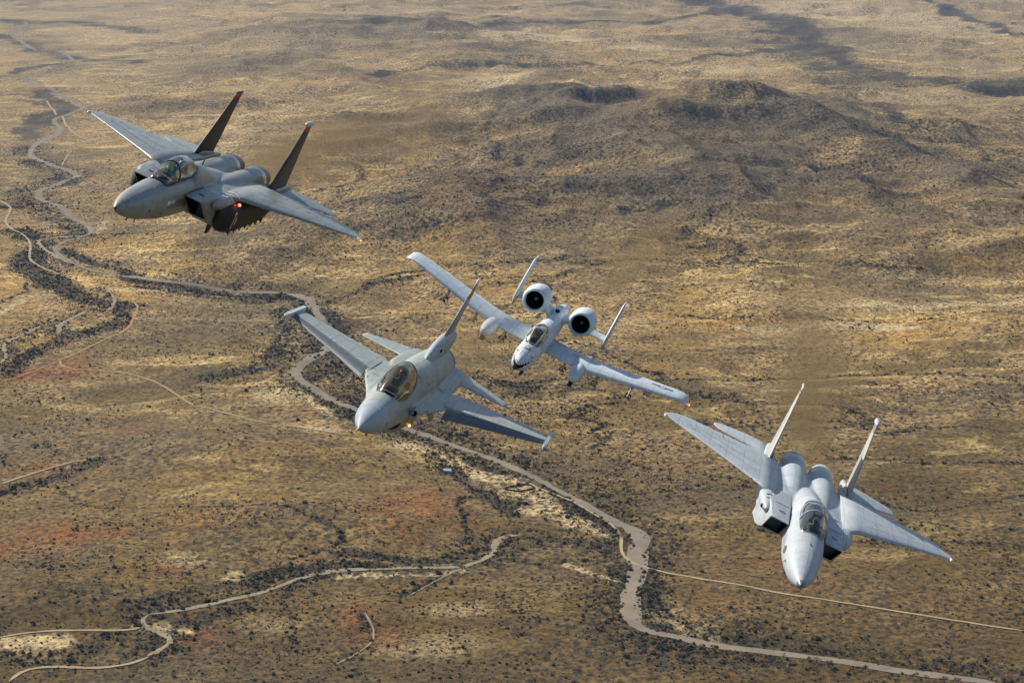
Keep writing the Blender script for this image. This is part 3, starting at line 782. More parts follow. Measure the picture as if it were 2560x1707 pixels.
        w.add(*loft([ring(x, .06*q, .07*q, .07*q, .17, 4.66*s, 4, N=12) for x, q in ((-8.95, 1), (-8.75, .8), (-8.6, .3))]))
        ro = w.build('tip_rail', M_RAIL if s < 0 else P_F2, wo, smooth=False)
        w = MB(); w.add(*box(-9.6, -9.35, 4.725*s-.02, 4.725*s+.02, .13, .22)); w.build('rail_fitting', M_NOZ, ro, smooth=False)
        # small outboard pylon nose
        w = MB(); w.add(*loft(body_rings([(-9.25, .01, -.12, -.16, -.14, 2), (-9.5, .04, -.06, -.19, -.12, 2.5), (-10.2, .04, .02, -.15, -.08, 3)], N=14, yc=3.7*s))); w.build('stub_pylon', P_F2, wo)
        # tailplane
        stb = [((-12.30, 1.05, .06), (-14.5, 1.05, .08), .14), ((-12.42, 1.15, .05), (-14.55, 1.15, .08), .13), ((-13.55, 2.68, -.15), (-14.84, 2.68, -.21), .05), ((-13.72, 2.80, -.17), (-14.88, 2.82, -.23), .03)]
        w = MB(); v, f = foil(stb)
        if s < 0: v, f = flipy(v, f)
        w.add(v, f); w.build('tailplane', P, root)
        # ventral fin
        w = MB(); v, f = foil([((-10.2, .45, -.5), (-11.9, .45, -.5), .08), ((-10.9, .85, -1.25), (-11.9, .85, -1.25), .05)], (0, 1, 0))
        if s < 0: v, f = flipy(v, f)
        w.add(v, f); w.build('ventral_fin', P, root)
    # fin: root fairing, blade, stripe, cap
    w = MB(); w.add(*loft(body_rings([(-9.15, .04, .92, .7, .86, 2), (-9.7, .15, 1.10, .6, .86, 2), (-10.8, .21, 1.38, .6, .95, 2.2), (-12.2, .22, 1.48, .6, 1.0, 2.4), (-13.6, .2, 1.45, .6, 1.0, 2.4), (-14.6, .15, 1.3, .8, 1.0, 2.2), (-14.9, .05, 1.2, .95, 1.05, 2)], N=28)))
    fr = voxel_union('fin_fairing', w, .035, 3, P_F2, root)
    pin = MB(); pin.add(*sphere((-10.6, .20, 1.12), .06, 10, 6, (1.2, .6, 1))); pin.build('vent_hole', M_BLACK, fr)
    def fst(z): return -11.35-(z-1.25)*1.20, -14.15-(z-1.25)*.25
    def fp(z0, z1, t0, t1, e=0): 
        a, b_ = fst(z0); c_, d_ = fst(z1)
        return foil([((a+e, 0, z0), (b_-e, 0, z0), t0), ((c_+e, 0, z1), (d_-e, 0, z1), t1)], (0, 1, 0))
    w = MB(); w.add(*fp(1.2, 2.72, .16, .09)); fin = w.build('fin', P_F, root)
    w = MB(); w.add(*fp(2.72, 3.02, .095, .085, .003)); w.build('fin_stripe', M_YEL, fin)
    w = MB(); w.add(*fp(3.02, 3.20, .085, .08)); w.build('fin_band', P_F, fin)
    a, b_ = fst(3.2)
    w = MB(); w.add(*foil([((a, 0, 3.20), (b_, 0, 3.20), .1), ((a-.10, 0, 3.34), (b_, 0, 3.34), .09), ((a-.25, 0, 3.39), (b_-.02, 0, 3.39), .03)], (0, 1, 0))); w.build('fin_cap', M_MARK_W, fin)
    # nozzle
    w = MB(); w.add(*loft([ring(x, r, r, r, .1, 0, 2, N=32) for x, r in ((-13.8, .61), (-14.2, .59), (-14.9, .47), (-14.9, .42), (-14.2, .45), (-13.9, .4))], (False, True))); w.build('engine_nozzle', M_NOZ, root)
    # canopy
    cst = [(-3.02, .20, .46, .10, 2), (-3.14, .29, .46, .24, 2), (-3.4, .36, .48, .46, 2), (-3.75, .42, .50, .66, 2), (-4.1, .48, .52, .82, 2), (-4.6, .47, .58, .80, 2), (-5.1, .44, .66, .66, 2), (-5.5, .38, .74, .46, 2), (-5.85, .27, .86, .20, 2)]
    v, f, rs = canopy_shell(cst, 29)
    gm = MB(); gm.add(v, f); gm.build('canopy', G_G, root)
    fr_ = MB(); arch([r[0] for r in rs], .032, fr_); arch([r[-1] for r in rs], .032, fr_); arch(rs[0], .025, fr_); arch(rs[-1], .03, fr_)
    xs = [r[0][0] for r in rs]; kb = min(range(len(xs)), key=lambda i: abs(xs[i]+5.05)); arch([(p[0], p[1]*1.0, p[2]+.003) for p in rs[kb]], .018, fr_)
    fr_.build('canopy_frame', plain('frame_bronze', (.12, .10, .07), .3, .5), root)
    dk = MB(); dr_ = [(x, w*.9, zs+.05) for x, w, zs, h, n in interp(cst, .1)]
    for (xa, wa, za), (xb, wb, zb_) in zip(dr_[:-1], dr_[1:]): dk.add([(xa, -wa, za+.15), (xa, wa, za+.15), (xb, wb, zb_+.15), (xb, -wb, zb_+.15)], [(0, 1, 2, 3)])
    dk.build('cockpit_floor', M_DECK, root)
    hd = MB(); hd.add(*loft([ring(x, w, h, .02, .62, 0, 2.2, N=18) for x, w, h in ((-3.2, .12, .05), (-3.3, .22, .10), (-3.6, .26, .14), (-3.66, .22, .10))])); hd.build('instrument_hood', M_DARK, root)
    hu = MB(); hu.add(*box(-3.74, -3.72, -.13, .13, .76, .97)); hu.build('head_up_display', plain('display_green', (.05, .35, .10), .15), root, smooth=False)
    hu = MB(); hu.add(*box(-3.70, -3.64, -.11, .11, .73, .765)); hu.build('display_bar', plain('display_amber', (.75, .6, .2), .3), root, smooth=False)
    ejection_seat(root, -4.62, .12)
    # shoulder lines, antenna blisters, gun port
    bv = bvh_of(body); g = random.Random(11)
    sc = []
    for s in (-1, 1):
        for _ in range(13):
            x = g.uniform(-6.2, -10.5); y = s*g.uniform(.45, 1.25); a = g.choice([0, 0, PI/2, .5]); l = g.uniform(.08, .30)
            sc += line2([(x, y), (x-l*math.cos(a), y+l*math.sin(a))], g.uniform(.014, .028))
    sc += line2([(-6.1, .3), (-6.25, .36), (-6.2, .5)], .04)+line2([(-6.3, -.3), (-6.7, -.36), (-6.8, -.6)], .04)+line2([(-4.9, -1.0), (-5.4, -.92)], .05)
    sc += line2([(-5.3, 1.02), (-5.95, 1.06)], .06)+line2([(-5.65, .96), (-5.65, 1.12)], .05)
    decal('scuff_mark', bv, sc, M_MARK_D, root)
    gl = plain('joint_line', (.19, .21, .21))
    decal('skin_joint', bv, line2([(-6.9, 1.35), (-9.5, 1.3)], .02)+line2([(-6.9, -1.35), (-9.5, -1.3)], .02)+line2([(-7, .5), (-7, 1.2)], .02)+line2([(-8.2, .4), (-8.2, 1.3)], .02)+line2([(-7, -.5), (-7, -1.2)], .02)+line2([(-9.4, .4), (-9.4, 1.2)], .02), gl, root)
    w = MB(); w.add(*spindle(-4.25, -5.0, .80, .16, .13, nose=.3)); gb = w.build('gun_fairing', P_F, root)
    w = MB(); w.add(*sphere((-4.34, .82, .16), .095, 12, 8, (.8, 1, 1))); w.build('gun_port', M_BLACK, gb)
    return root

P_DUCT_LIT = paint('paint_duct_lit', (.50, .50, .36), .5, .05, .1, .1)  # pale colour makes the duct look sunlit inside
M_RAIL = plain('rail_pale', (.55, .62, .68), .35)
jetF = single_fin_fighter()
bpy.context.view_layer.update()
crew(jetF, (-4.50, 0, .28), (.10, .09, .12), 'person in a dark helmet under the gold-tinted bubble canopy of the centre jet', visor=(.25, .18, .05))

# ------------------------------------------------------------------ straight-wing attack jet
def attack_jet():
    root = place('straight_wing_attack_jet', R_10, T_10)
    tag(root, 'pale blue straight-winged attack jet with two round engines on its back and a shark-mouth nose', 'attack jet')
    P = P_A
    b = MB()
    st = [(0.05, .06, -.18, -.42, -.3, 2), (-.08, .22, -.06, -.58, -.32, 2), (-.4, .38, .12, -.76, -.32, 2.1), (-1.0, .51, .32, -.90, -.3, 2.2), (-1.8, .58, .44, -.96, -.26, 2.3), (-2.6, .60, .46, -.98, -.25, 2.4),
          (-4.0, .61, .50, -.98, -.2, 2.4), (-4.5, .61, .80, -.98, -.15, 2.2), (-5.0, .61, .88, -.98, -.1, 2.2), (-7, .60, .84, -.96, -.1, 2.3), (-9, .56, .80, -.85, -.05, 2.3), (-11, .5, .76, -.6, .05, 2.2), (-13, .4, .62, -.3, .15, 2.1), (-15, .22, .42, 0, .2, 2), (-15.8, .08, .3, .12, .2, 2)]
    b.add(*loft(body_rings(st)))
    hump = [(-9.6, .18, .80, .3, .55, 2), (-10.2, .34, 1.0, .2, .62, 2), (-11.2, .42, 1.10, .2, .66, 2), (-12.4, .34, 1.0, .2, .62, 2), (-13.6, .12, .75, .4, .55, 2)]
    b.add(*loft(body_rings(hump, N=28)))
    body = voxel_union('fuselage', b, .045, 4, P, root)
    # wing: level centre panel, dihedral outboard, drooped rounded tips
    def wz(y): return -.33 if y < 2.9 else -.33+(y-2.9)*.135
    stw = [(0.4, -5.25, -8.35, .44), (2.9, -5.30, -8.35, .44), (5.5, -5.98, -8.50, .36), (7.9, -6.62, -8.68, .28), (8.35, -6.76, -8.70, .24), (8.62, -6.92, -8.66, .17), (8.76, -7.15, -8.5, .09)]
    wings = []
    for s in (-1, 1):
        q = [((le, y, wz(y)), (te, y, wz(y)+.13), t) for y, le, te, t in stw]
        q[-3:] = [((a[0], a[1], a[2]-d), (c_[0], c_[1], c_[2]-d), t) for (a, c_, t), d in zip(q[-3:], (.03, .10, .20))]
        w = MB(); v, f = foil(q, NP=15)
        if s < 0: v, f = flipy(v, f)
        w.add(v, f); wo = w.build('wing', P, root); wings.append(wo)
        bv = bvh_of(wo); jt = plain('wing_joint', (.37, .44, .53))
        decal('wing_joint', bv, line2([(-7.3, .9*s), (-7.3, 2.8*s), (-7.6, 5.1*s)], .03)+line2([(-7.75, 5.3*s), (-8.05, 8.2*s)], .03)+line2([(-6.2, 3.0*s), (-8.3, 3.0*s)], .025)+line2([(-7.6, 5.2*s), (-8.5, 5.2*s)], .03)+line2([(-5.9, 1*s), (-5.95, 2.7*s)], .02)+line2([(-6.0, 3.4*s), (-7.1, 8.0*s)], .02), jt, wo)
        decal('walkway_mark', bv, annulus(-6.6, 2.15*s, .16, .035)+[circ(-6.6, 2.08*s, .045, 8), circ(-6.6, 2.22*s, .045, 8)], M_MARK_D, wo)
        # wheel fairing with half-exposed wheel
        w = MB(); w.add(*loft(body_rings([(-3.55, .08, -.42, -.62, -.52, 2), (-3.75, .24, -.26, -.80, -.53, 2), (-4.2, .36, -.12, -.94, -.53, 2), (-5.2, .40, -.06, -.97, -.5, 2), (-7.0, .36, -.16, -.9, -.5, 2), (-8.3, .12, -.3, -.6, -.45, 2)], N=28, yc=2.68*s)))
        pd = w.build('wheel_fairing', P, wo)
        w = MB(); w.add(*loft([ring(0,1,1,1)]) if False else tube((-4.0, 2.68*s-.11, -.80), (-4.0, 2.68*s+.11, -.80), .31, .31, 24)); wl = w.build('wheel', plain('tyre_black', (.012, .012, .012), .8), pd, autosmooth=40)
        w = MB(); w.add(*tube((-4.0, 2.68*s-.12, -.80), (-4.0, 2.68*s+.12, -.80), .13, .13, 16)); w.build('hub', M_YEL_D, wl, autosmooth=40)
        # weapon pylons
        for y in (1.85, 3.75, 5.7):
            z = wz(y)
            w = MB(); w.add(*foil([((-5.2-.15*(y > 3), y, z-.12), (-7.4, y, z-.12), .13), ((-4.85-.2*(y > 5), y, z-.52), (-6.9, y, z-.52), .13)], (0, 1, 0), NP=9))
            if s < 0: w.v, w.f = flipy(w.v, w.f)
            py = w.build('pylon', P_AW, wo)
            for k in range(2):
                xx = -5.45-k*.8; w = MB()
                w.add(*box(xx-.10, xx+.08, y*s-.15, y*s+.15, z-.60, z-.50)); w.add(*tube((xx, y*s-.14, z-.54), (xx, y*s-.18, z-.68), .025)); w.add(*tube((xx, y*s+.14, z-.54), (xx, y*s+.18, z-.68), .025))
                w.build('bomb_rack', M_NOZ, py, smooth=False)
    w = MB(); w.add(*sphere((-7.25, 8.86, wz(8.7)-.12), .065, 12, 8)); w.build('navigation_light', M_LAMP, wings[1])
    w = MB(); w.add(*sphere((-7.22, 8.90, wz(8.7)-.11), .035, 10, 6)); w.build('lamp_core', M_LAMPC, wings[1])
    w = MB(); w.add(*tube((-6.9, -8.45, wz(8.45)-.3), (-6.2, -8.5, wz(8.45)-.55), .02)); w.build('probe', M_POD_L, wings[0])
    # star and bars on the left wing
    bv = bvh_of(wings[1])
    cx_, cy_ = -7.55, 7.15
    decal('star_and_bars', bv, annulus(cx_, cy_, .30, .07)+[[(cx_-.11, cy_+.3), (cx_+.07, cy_+.3), (cx_+.07, cy_+.62), (cx_-.11, cy_+.62)], [(cx_-.11, cy_-.62), (cx_+.07, cy_-.62), (cx_+.07, cy_-.3), (cx_-.11, cy_-.3)]]+
          [[(cx_+.3*math.cos(a), cy_+.3*math.sin(a)), (cx_+.3*math.cos(a+.55), cy_+.3*math.sin(a+.55)), (cx_+.12*math.cos(a+.27), cy_+.12*math.sin(a+.27))] for a in [2*PI*i/5+.35 for i in range(5)]], M_MARK_D, wings[1])
    # engines
    for s in (-1, 1):
        ex, ey, ez = -8.73, 1.46*s, 1.14
        prof = [(0.0, .60), (.03, .655), (-.10+.0, .70), (-.45, .755), (-1.1, .775), (-1.8, .72), (-2.5, .60), (-3.1, .48)]
        prof = [(0.02, .59), (0.0, .645), (-.15, .70), (-.5, .755), (-1.1, .775), (-1.8, .72), (-2.5, .60), (-3.2, .46)]
        w = MB(); w.add(*loft([ring(ex+x, r, r, r, ez, ey, 2, N=44) for x, r in prof], (False, True)))
        w.add(*[(v, [tuple(reversed(q)) for q in f]) for v, f in [loft([ring(ex+x, r, r, r, ez, ey, 2, N=44) for x, r in ((.02, .59), (-.03, .545), (-.2, .52), (-.25, .52))], (False, False))]][0])
        ng = w.build('engine_nacelle', P, root)
        w = MB(); v, f = loft([ring(ex+x, .522, .522, .522, ez, ey, 2, N=44) for x in (-.16, -.9)], (False, True)); w.add(v, [tuple(reversed(q)) for q in f]); w.build('intake_duct', M_BLACK, ng)
        w = MB()
        for k in range(24):
            a = 2*PI*k/24; ca, sa = math.cos(a), math.sin(a); cb, sb_ = math.cos(a+.16), math.sin(a+.16)
            w.add([(ex-.78, ey+.12*ca, ez+.12*sa), (ex-.70, ey+.51*ca, ez+.51*sa), (ex-.82, ey+.51*cb, ez+.51*sb_), (ex-.84, ey+.12*cb, ez+.12*sb_)], [(0, 1, 2, 3)])
        w.build('fan', plain('fan_blade', (.006, .008, .007), .7, spec=.1), ng, smooth=False)
        w = MB(); w.add(*sphere((ex-.74, ey, ez), .10, 16, 10, (1.6, 1, 1))); w.build('spinner', plain('spinner_grey', (.16, .24, .19), .6), ng)
        # pylon to the fuselage
        w = MB(); w.add(*loft([[(ex-1.15-.2*k+dx*(1-.1*k), (ey-.62*s)*(1-k)+.30*s*k, (ez-.30)*(1-k)+.50*k+dz) for dx, dz in ((.45, 0), (.2, .16), (-1.2, .18), (-2.0, 0), (-1.2, -.16), (.2, -.14))] for k in (0, .35, .7, 1)]))
        w.build('engine_pylon', P, root)
    # tailplane and end fins
    w = MB(); q = [((-13.25, 0, -.08), (-15.1, 0, -.08), .2), ((-13.25, 2.95, -.08), (-15.1, 2.95, -.08), .17)]
    v, f = foil(mir(q)[::-1][:1]+q[:0]+[q[0]]+q[1:]); w.add(v, f); w.build('tailplane', P, root)
    for s in (-1, 1):
        w = MB(); v, f = foil([((-13.75, 2.95, -.66), (-14.6, 2.95, -.66), .12), ((-13.05, 2.95, -.15), (-15.2, 2.95, -.3), .26), ((-13.35, 2.95, .6), (-15.35, 2.95, .6), .25), ((-14.1, 2.95, 2.1), (-15.5, 2.95, 2.1), .17), ((-14.3, 2.95, 2.25), (-15.4, 2.95, 2.28), .09)], (0, 1, 0))
        if s < 0: v, f = flipy(v, f)
        w.add(v, f); fo = w.build('fin', P, root)
        w = MB(); v, f = foil([((-13.72, 2.95, -.67), (-14.62, 2.95, -.67), .135), ((-13.28, 2.95, -.33), (-15.0, 2.95, -.42), .24)], (0, 1, 0))
        if s < 0: v, f = flipy(v, f)
        w.add(v, f); w.build('fin_foot', P_AW, fo)
    # cockpit: flat framed windscreen, side panes, rear bubble
    cst = [(-1.95, .18, .30, .06, 2.6), (-2.2, .34, .34, .28, 2.8), (-2.6, .43, .40, .58, 2.8), (-3.0, .46, .46, .72, 2.5), (-3.6, .48, .50, .76, 2.2), (-4.1, .46, .56, .66, 2.1), (-4.55, .36, .68, .38, 2)]
    v, f, rs = canopy_shell(cst, 29)
    gm = MB(); gm.add(v, f); gm.build('canopy', G_A, root)
    fr = MB(); arch([r[0] for r in rs], .045, fr); arch([r[-1] for r in rs], .045, fr); arch(rs[0], .04, fr); arch(rs[-1], .05, fr)
    xs = [r[0][0] for r in rs]
    for bx_, rad in ((-3.0, .05), (-4.25, .05)):
        kb = min(range(len(xs)), key=lambda i: abs(xs[i]-bx_)); arch(rs[kb], rad, fr)
    for i in (9, 19):
        arch([r[i] for r in rs if r[0][0] > -3.05], .04, fr)
    fr.build('canopy_frame', P, root)
    dk = MB(); dr_ = [(x, w*.88, zs+.05) for x, w, zs, h, n in interp(cst, .1)]
    for (xa, wa, za), (xb, wb, zb_) in zip(dr_[:-1], dr_[1:]): dk.add([(xa, -wa, za+.15), (xa, wa, za+.15), (xb, wb, zb_+.15), (xb, -wb, zb_+.15)], [(0, 1, 2, 3)])
    dk.build('cockpit_floor', M_DECK, root)
    hd = MB(); hd.add(*loft([ring(x, w, h, .02, .55, 0, 2.6, N=18) for x, w, h in ((-2.25, .10, .04), (-2.4, .22, .16), (-2.8, .26, .28), (-2.9, .22, .24))])); hd.build('instrument_hood', plain('hood_blue_grey', (.10, .12, .17), .6), root)
    hu = MB(); hu.add(*box(-3.02, -2.92, -.14, .14, .80, 1.02)); hu.build('head_up_display', plain('display_pale', (.42, .44, .62), .2), root, smooth=False)
    ejection_seat(root, -3.62, .2, mat=plain('seat_tan', (.22, .2, .15), .7))
    # gun under the nose
    w = MB()
    for k in range(7):
        a = 2*PI*k/7; w.add(*tube((-.4, .085*math.cos(a)-.06, -.54+.085*math.sin(a)), (.16, .085*math.cos(a)-.06, -.54+.085*math.sin(a)), .035, .035, 8))
    w.add(*tube((-.5, -.06, -.54), (.02, -.06, -.54), .15, .15, 16)); w.add(*tube((.09, -.06, -.54), (.13, -.06, -.54), .13, .13, 16))
    w.build('rotary_cannon', M_NOZ, root, smooth=False)
    w = MB(); w.add(*spindle(-.2, -1.2, .30, -.85, .09)); w.build('nose_sensor', M_DARK, root)
    # markings on the nose
    bv = bvh_of(body)
    front = dict(origin=(4, 0, 0), ux=(0, 1, 0), uy=(0, 0, 1), d=(-1, 0, 0))
    # mouth: black gape around the lower nose, white teeth along its upper lip
    up = []; n = 13
    def lip(y): return -.22+.20*(abs(y)/.5)**2.0-.04*math.cos(abs(y)*9)
    ys = np.linspace(-.56, .56, n*2+1)
    top = [(y, lip(y)) for y in ys]
    low = [(y, lip(y)-.36*math.cos(y/.56*PI/2)-.03) for y in ys]
    quads = [[low[i], low[i+1], top[i+1], top[i]] for i in range(len(ys)-1)]
    decal('shark_mouth', bv, quads, M_BLACK, root, maxe=.06, off=.006, **front)
    teeth = []
    for i in range(0, len(ys)-2, 2):
        teeth.append([top[i], ((ys[i]+ys[i+2])/2, lip(ys[i+1])-.13), top[i+2]])
    teeth += [[(top[i][0], top[i][1]-.015), (top[i+1][0], top[i+1][1]-.015), (top[i+1][0], top[i+1][1]+.02), (top[i][0], top[i][1]+.02)] for i in range(len(ys)-1)]
    teeth += [[(low[i][0], low[i][1]), ((ys[i]+ys[i+2])/2, low[i+1][1]+.09), (low[i+2][0], low[i+2][1])] for i in range(4, len(ys)-6, 3)]
    decal('shark_teeth', bv, teeth, M_MARK_W, root, maxe=.06, off=.016, **front)
    decal('shark_lip', bv, [[(top[i][0], top[i][1]+.02), (top[i+1][0], top[i+1][1]+.02), (top[i+1][0], top[i+1][1]+.032), (top[i][0], top[i][1]+.032)] for i in range(len(ys)-1)], M_MARK_D, root, maxe=.06, off=.018, **front)
    for s in (1, -1):
        sd = dict(origin=(0, 4*s, 0), ux=(1, 0, 0), uy=(0, 0, 1), d=(0, -s, 0))
        decal('eye_white', bv, [[(-.78, -.02), (-.95, -.02), (-1.2, .14), (-1.38, .30), (-1.1, .24), (-.88, .17), (-.74, .08)]], M_MARK_W, root, off=.01, maxe=.08, **sd)
        decal('eye_pupil', bv, [circ(-.92, .085, .065, 10)], M_MARK_D, root, off=.02, maxe=.08, **sd)
    decal('receptacle_lines', bv, line2([(-.45, -.22), (-.98, -.22)], .065)+line2([(-.45, .22), (-.98, .22)], .065)+line2([(-.72, -.22), (-.72, .22)], .065), M_MARK_W, root)
    decal('receptacle', bv, [[(-1.02, -.20), (-1.02, .20), (-1.50, .10), (-1.55, 0), (-1.50, -.10)]], plain('receptacle_tan', (.36, .34, .28)), root)
    decal('receptacle_door', bv, [[(-1.15, -.10), (-1.15, .10), (-1.45, .05), (-1.45, -.05)]], M_MARK_W, root, off=.016)
    decal('receptacle_slot', bv, [[(-1.20, -.03), (-1.20, .03), (-1.4, .02), (-1.4, -.02)]], plain('slot_grey', (.25, .25, .24)), root, off=.024)
    g = random.Random(4); pk = []
    for _ in range(26):
        x = g.uniform(-2.6, -5.4); z = g.uniform(-.5, .35); l = g.uniform(.03, .12); pk += line2([(x, z), (x-l, z+g.uniform(-.05, .05))], g.uniform(.02, .04))
    decal('stencil', bv, pk, M_MARK_D, root, origin=(0, 4, 0), ux=(1, 0, 0), uy=(0, 0, 1), d=(0, -1, 0))
    decal('spine_marking', bv, line2([(-5.3, -.1), (-5.75, .0), (-5.5, .1), (-5.9, .16)], .035)+line2([(-5.5, -.2), (-5.9, -.12)], .03)+line2([(-6.3, -.05), (-6.5, .05)], .03), M_MARK_D, root)
    w = MB(); w.add(*box(-10.15, -9.9, -.22, .02, .88, 1.04)); w.build('spine_scoop', M_BLACK, root, smooth=False)
    w = MB(); w.add(*box(-4.75, -4.8, -.5, -.44, .45, .62)); w.build('step_hinge', M_MARK_W, root, smooth=False)
    w = MB(); w.add(*tube((-.5, -.45, -.45), (.02, -.62, -.5), .02)); w.build('nose_probe', M_POD_L, root)
    return root
M_YEL_D = plain('hub_ochre', (.35, .28, .12), .6)
jetA = attack_jet()
bpy.context.view_layer.update()
crew(jetA, (-3.5, 0, .22), (.20, .18, .13), 'person in a tan helmet in the cockpit of the straight-winged attack jet')
# ------------------------------------------------------------------ terrain
def vn(x, y, seed):
    """value noise in [-1, 1] on a hashed lattice"""
    xi = np.floor(x).astype(np.int64); yi = np.floor(y).astype(np.int64)
    fx = x-xi; fy = y-yi
    fx = fx*fx*fx*(fx*(fx*6-15)+10); fy = fy*fy*fy*(fy*(fy*6-15)+10)
    def h(a, b):
        n = (a*374761393+b*668265263+seed*974634777) & 0xffffffff
        n = ((n ^ (n >> 13))*1274126177) & 0xffffffff
        n = (n ^ (n >> 16)) & 0xffff
        return n/32767.5-1
    return (h(xi, yi)*(1-fx)+h(xi+1, yi)*fx)*(1-fy)+(h(xi, yi+1)*(1-fx)+h(xi+1, yi+1)*fx)*fy

def fbm(x, y, sc, seed, oc=4, ridged=False):
    a = 1.0; s = 0; t = 0; q = 1/sc
    for k in range(oc):
        n = vn(x*q+k*17.3, y*q-k*9.1, seed+k)
        s = s+a*((1-2*np.abs(n)) if ridged else n); t += a; a *= .5; q *= 2.03
    return s/t

def gz(u, v, z=0.0):
    """photograph pixel -> place on the level z"""
    d = FWD*FPX+RIGHT*(u-1280)+DOWN*(v-853.5)
    k = (z-H0)/d[2]
    return d[0]*k, d[1]*k

S2 = 2560/2352.0
# (u, v of the crest in the 2352-wide view, height, half-size across, half-size deep, turn)
HILLS = [(1755, 230, 98, 350, 360, .3), (1900, 290, 90, 230, 330, .7), (1650, 262, 110, 200, 330, -.2), (1290, 215, 110, 200, 300, .1), (1540, 265, 120, 160, 300, -.3), (1525, 340, 106, 270, 270, .2),
         (1350, 345, 70, 260, 170, .3), (1640, 385, 78, 240, 210, .1), (1180, 350, 66, 300, 150, .3), (1000, 485, 62, 300, 120, .05), (1230, 415, 82, 300, 150, .1), (1440, 425, 92, 260, 170, .2), (820, 455, 30, 150, 90, 0),
         (1880, 350, 75, 170, 200, .5), (2010, 415, 72, 260, 180, .4), (1830, 432, 78, 190, 160, .2), (2215, 310, 60, 200, 260, .3), (2300, 545, 30, 160, 90, .1), (2060, 495, 48, 240, 110, .2),
         (730, 84, 60, 330, 420, .1), (870, 66, 60, 420, 500, 0), (1070, 120, 40, 340, 300, .1), (2260, 480, 36, 200, 110, .2), (600, 240, 22, 260, 160, 0), (1990, 560, 22, 180, 80, .1), (450, 1040, 14, 110, 80, 0),
         (2300, 260, 40, 260, 260, 0), (960, 290, 40, 240, 200, .1), (1100, 260, 35, 200, 200, 0), (1700, 500, 34, 180, 90, .1), (150, 1330, 14, 110, 60, .2), (700, 1200, 14, 130, 60, -.2), (1450, 560, 16, 200, 70, .1)]
HL = []
for u, v, h, rx, ry, a in HILLS:
    x, y = gz(u*S2, v*S2, h*.8); HL.append((x, y, h, rx, ry, a))

def height(x, y):
    x = np.asarray(x, float); y = np.asarray(y, float)
    wx = x+60*fbm(x, y, 420, 3, 3); wy = y+60*fbm(x, y, 420, 9, 3)
    hm = np.zeros_like(x)
    for cx_, cy_, h, rx, ry, a in HL:
        c, s = math.cos(a), math.sin(a)
        dx = wx-cx_; dy = wy-cy_
        r = ((dx*c+dy*s)/rx)**2+((-dx*s+dy*c)/ry)**2
        hm = hm+(h*np.exp(-(r/1.7)**.95))**3
    hm = hm**(1/3.0)
    k = np.clip(hm/60, 0, 1)
    rg = .8*fbm(wx*.9+wy*.25, wy*.7, 470, 21, 2, True)+.25*fbm(wx, wy*.8, 160, 27, 3, True)
    z = hm*(.64+.50*rg)
    z = z+k*fbm(wx, wy, 130, 33, 3, True)*5
    far = np.clip((y-1500)/2200, 0, 1)
    vl = .22+.78*np.clip((x/np.maximum(y, 500)+.235)/.09, 0, 1)   # the river valley on the left is flatter
    z = z+fbm(x, y, 1500, 41, 3)*(6+12*far)*vl+vl*fbm(x*.75+y*.25, y*1.35-x*.3, 430, 51, 3, True)*(5+31*far)+vl*fbm(x*.9-y*.2, y*1.2, 150, 57, 3, True)*(1.5+6*far)+fbm(x, y, 60, 61, 3)*(.8+.8*far)
    return z

def hit(u, v):
    """photograph pixel -> place on the terrain seen there"""
    d = FWD*FPX+RIGHT*(u-1280)+DOWN*(v-853.5); d = d/d[1]
    ys = np.concatenate([np.arange(1000, 3000, 8.0), np.arange(3000, 14000, 25.0)])
    zs = H0+d[2]*ys; hs = height(d[0]*ys, ys)
    i = np.argmax(zs < hs)
    if i == 0: i = len(ys)-1
    y0, y1 = ys[i-1], ys[i]; a = zs[i-1]-hs[i-1]; b = hs[i]-zs[i]
    y = y0+(y1-y0)*a/(a+b+1e-9)
    return d[0]*y, y

def W(pts, sc=1.0): return [hit(u*sc, v*sc) for u, v in pts]

def smooth_line(p, step=12.0, wd=None):
    p = np.array(p, float)
    if wd is not None: p = np.concatenate([p, np.array(wd, float)[:, None]], 1)
    for _ in range(2):
        q = [p[0]]
        for a, b in zip(p[:-1], p[1:]): q += [a*.75+b*.25, a*.25+b*.75]
        q.append(p[-1]); p = np.array(q)
    L = np.concatenate([[0], np.cumsum(np.hypot(*np.diff(p[:, :2], axis=0).T))])
    s = np.linspace(0, L[-1], max(3, int(L[-1]/step)))
    return np.stack([np.interp(s, L, p[:, k]) for k in range(p.shape[1])], 1)

# dry river, washes, dirt roads (pixel traces of the 2560-wide photograph) with width in metres
RIVER = [([(62,55),(68,62),(44,71),(58,79),(20,82),(44,99),(70,117),(92,128)], 30), ([(150,128),(165,135),(175,148),(214,159),(172,174),(110,186),(57,195),(91,212),(139,227),(183,249),(219,272),(175,284),(128,299),(155,322),(146,338),(95,358),(73,380),(77,395),(110,406),(157,422),(205,439),(154,457),(110,473),(91,492),(146,515),(183,545),(224,566),(234,580),(215,590),(161,604),(128,624),(175,657),(256,683),(329,695),(402,705),(512,716),(622,730),(713,732),(760,743),(786,767),(796,792),(812,820),(836,852),(820,878),(768,902),(742,928),(750,952),(797,979),(859,1015),(940,1046),(1012,1072),(1100,1100),(1175,1128),(1245,1152),(1291,1174),(1383,1218),(1474,1269),(1547,1308),(1590,1330),(1602,1350),(1594,1397),(1584,1463),(1572,1499),(1571,1536),(1582,1566),(1630,1583),(1704,1594),(1743,1605),(1888,1626),(2070,1648),(2215,1670),(2360,1692),(2560,1722)], 23)]
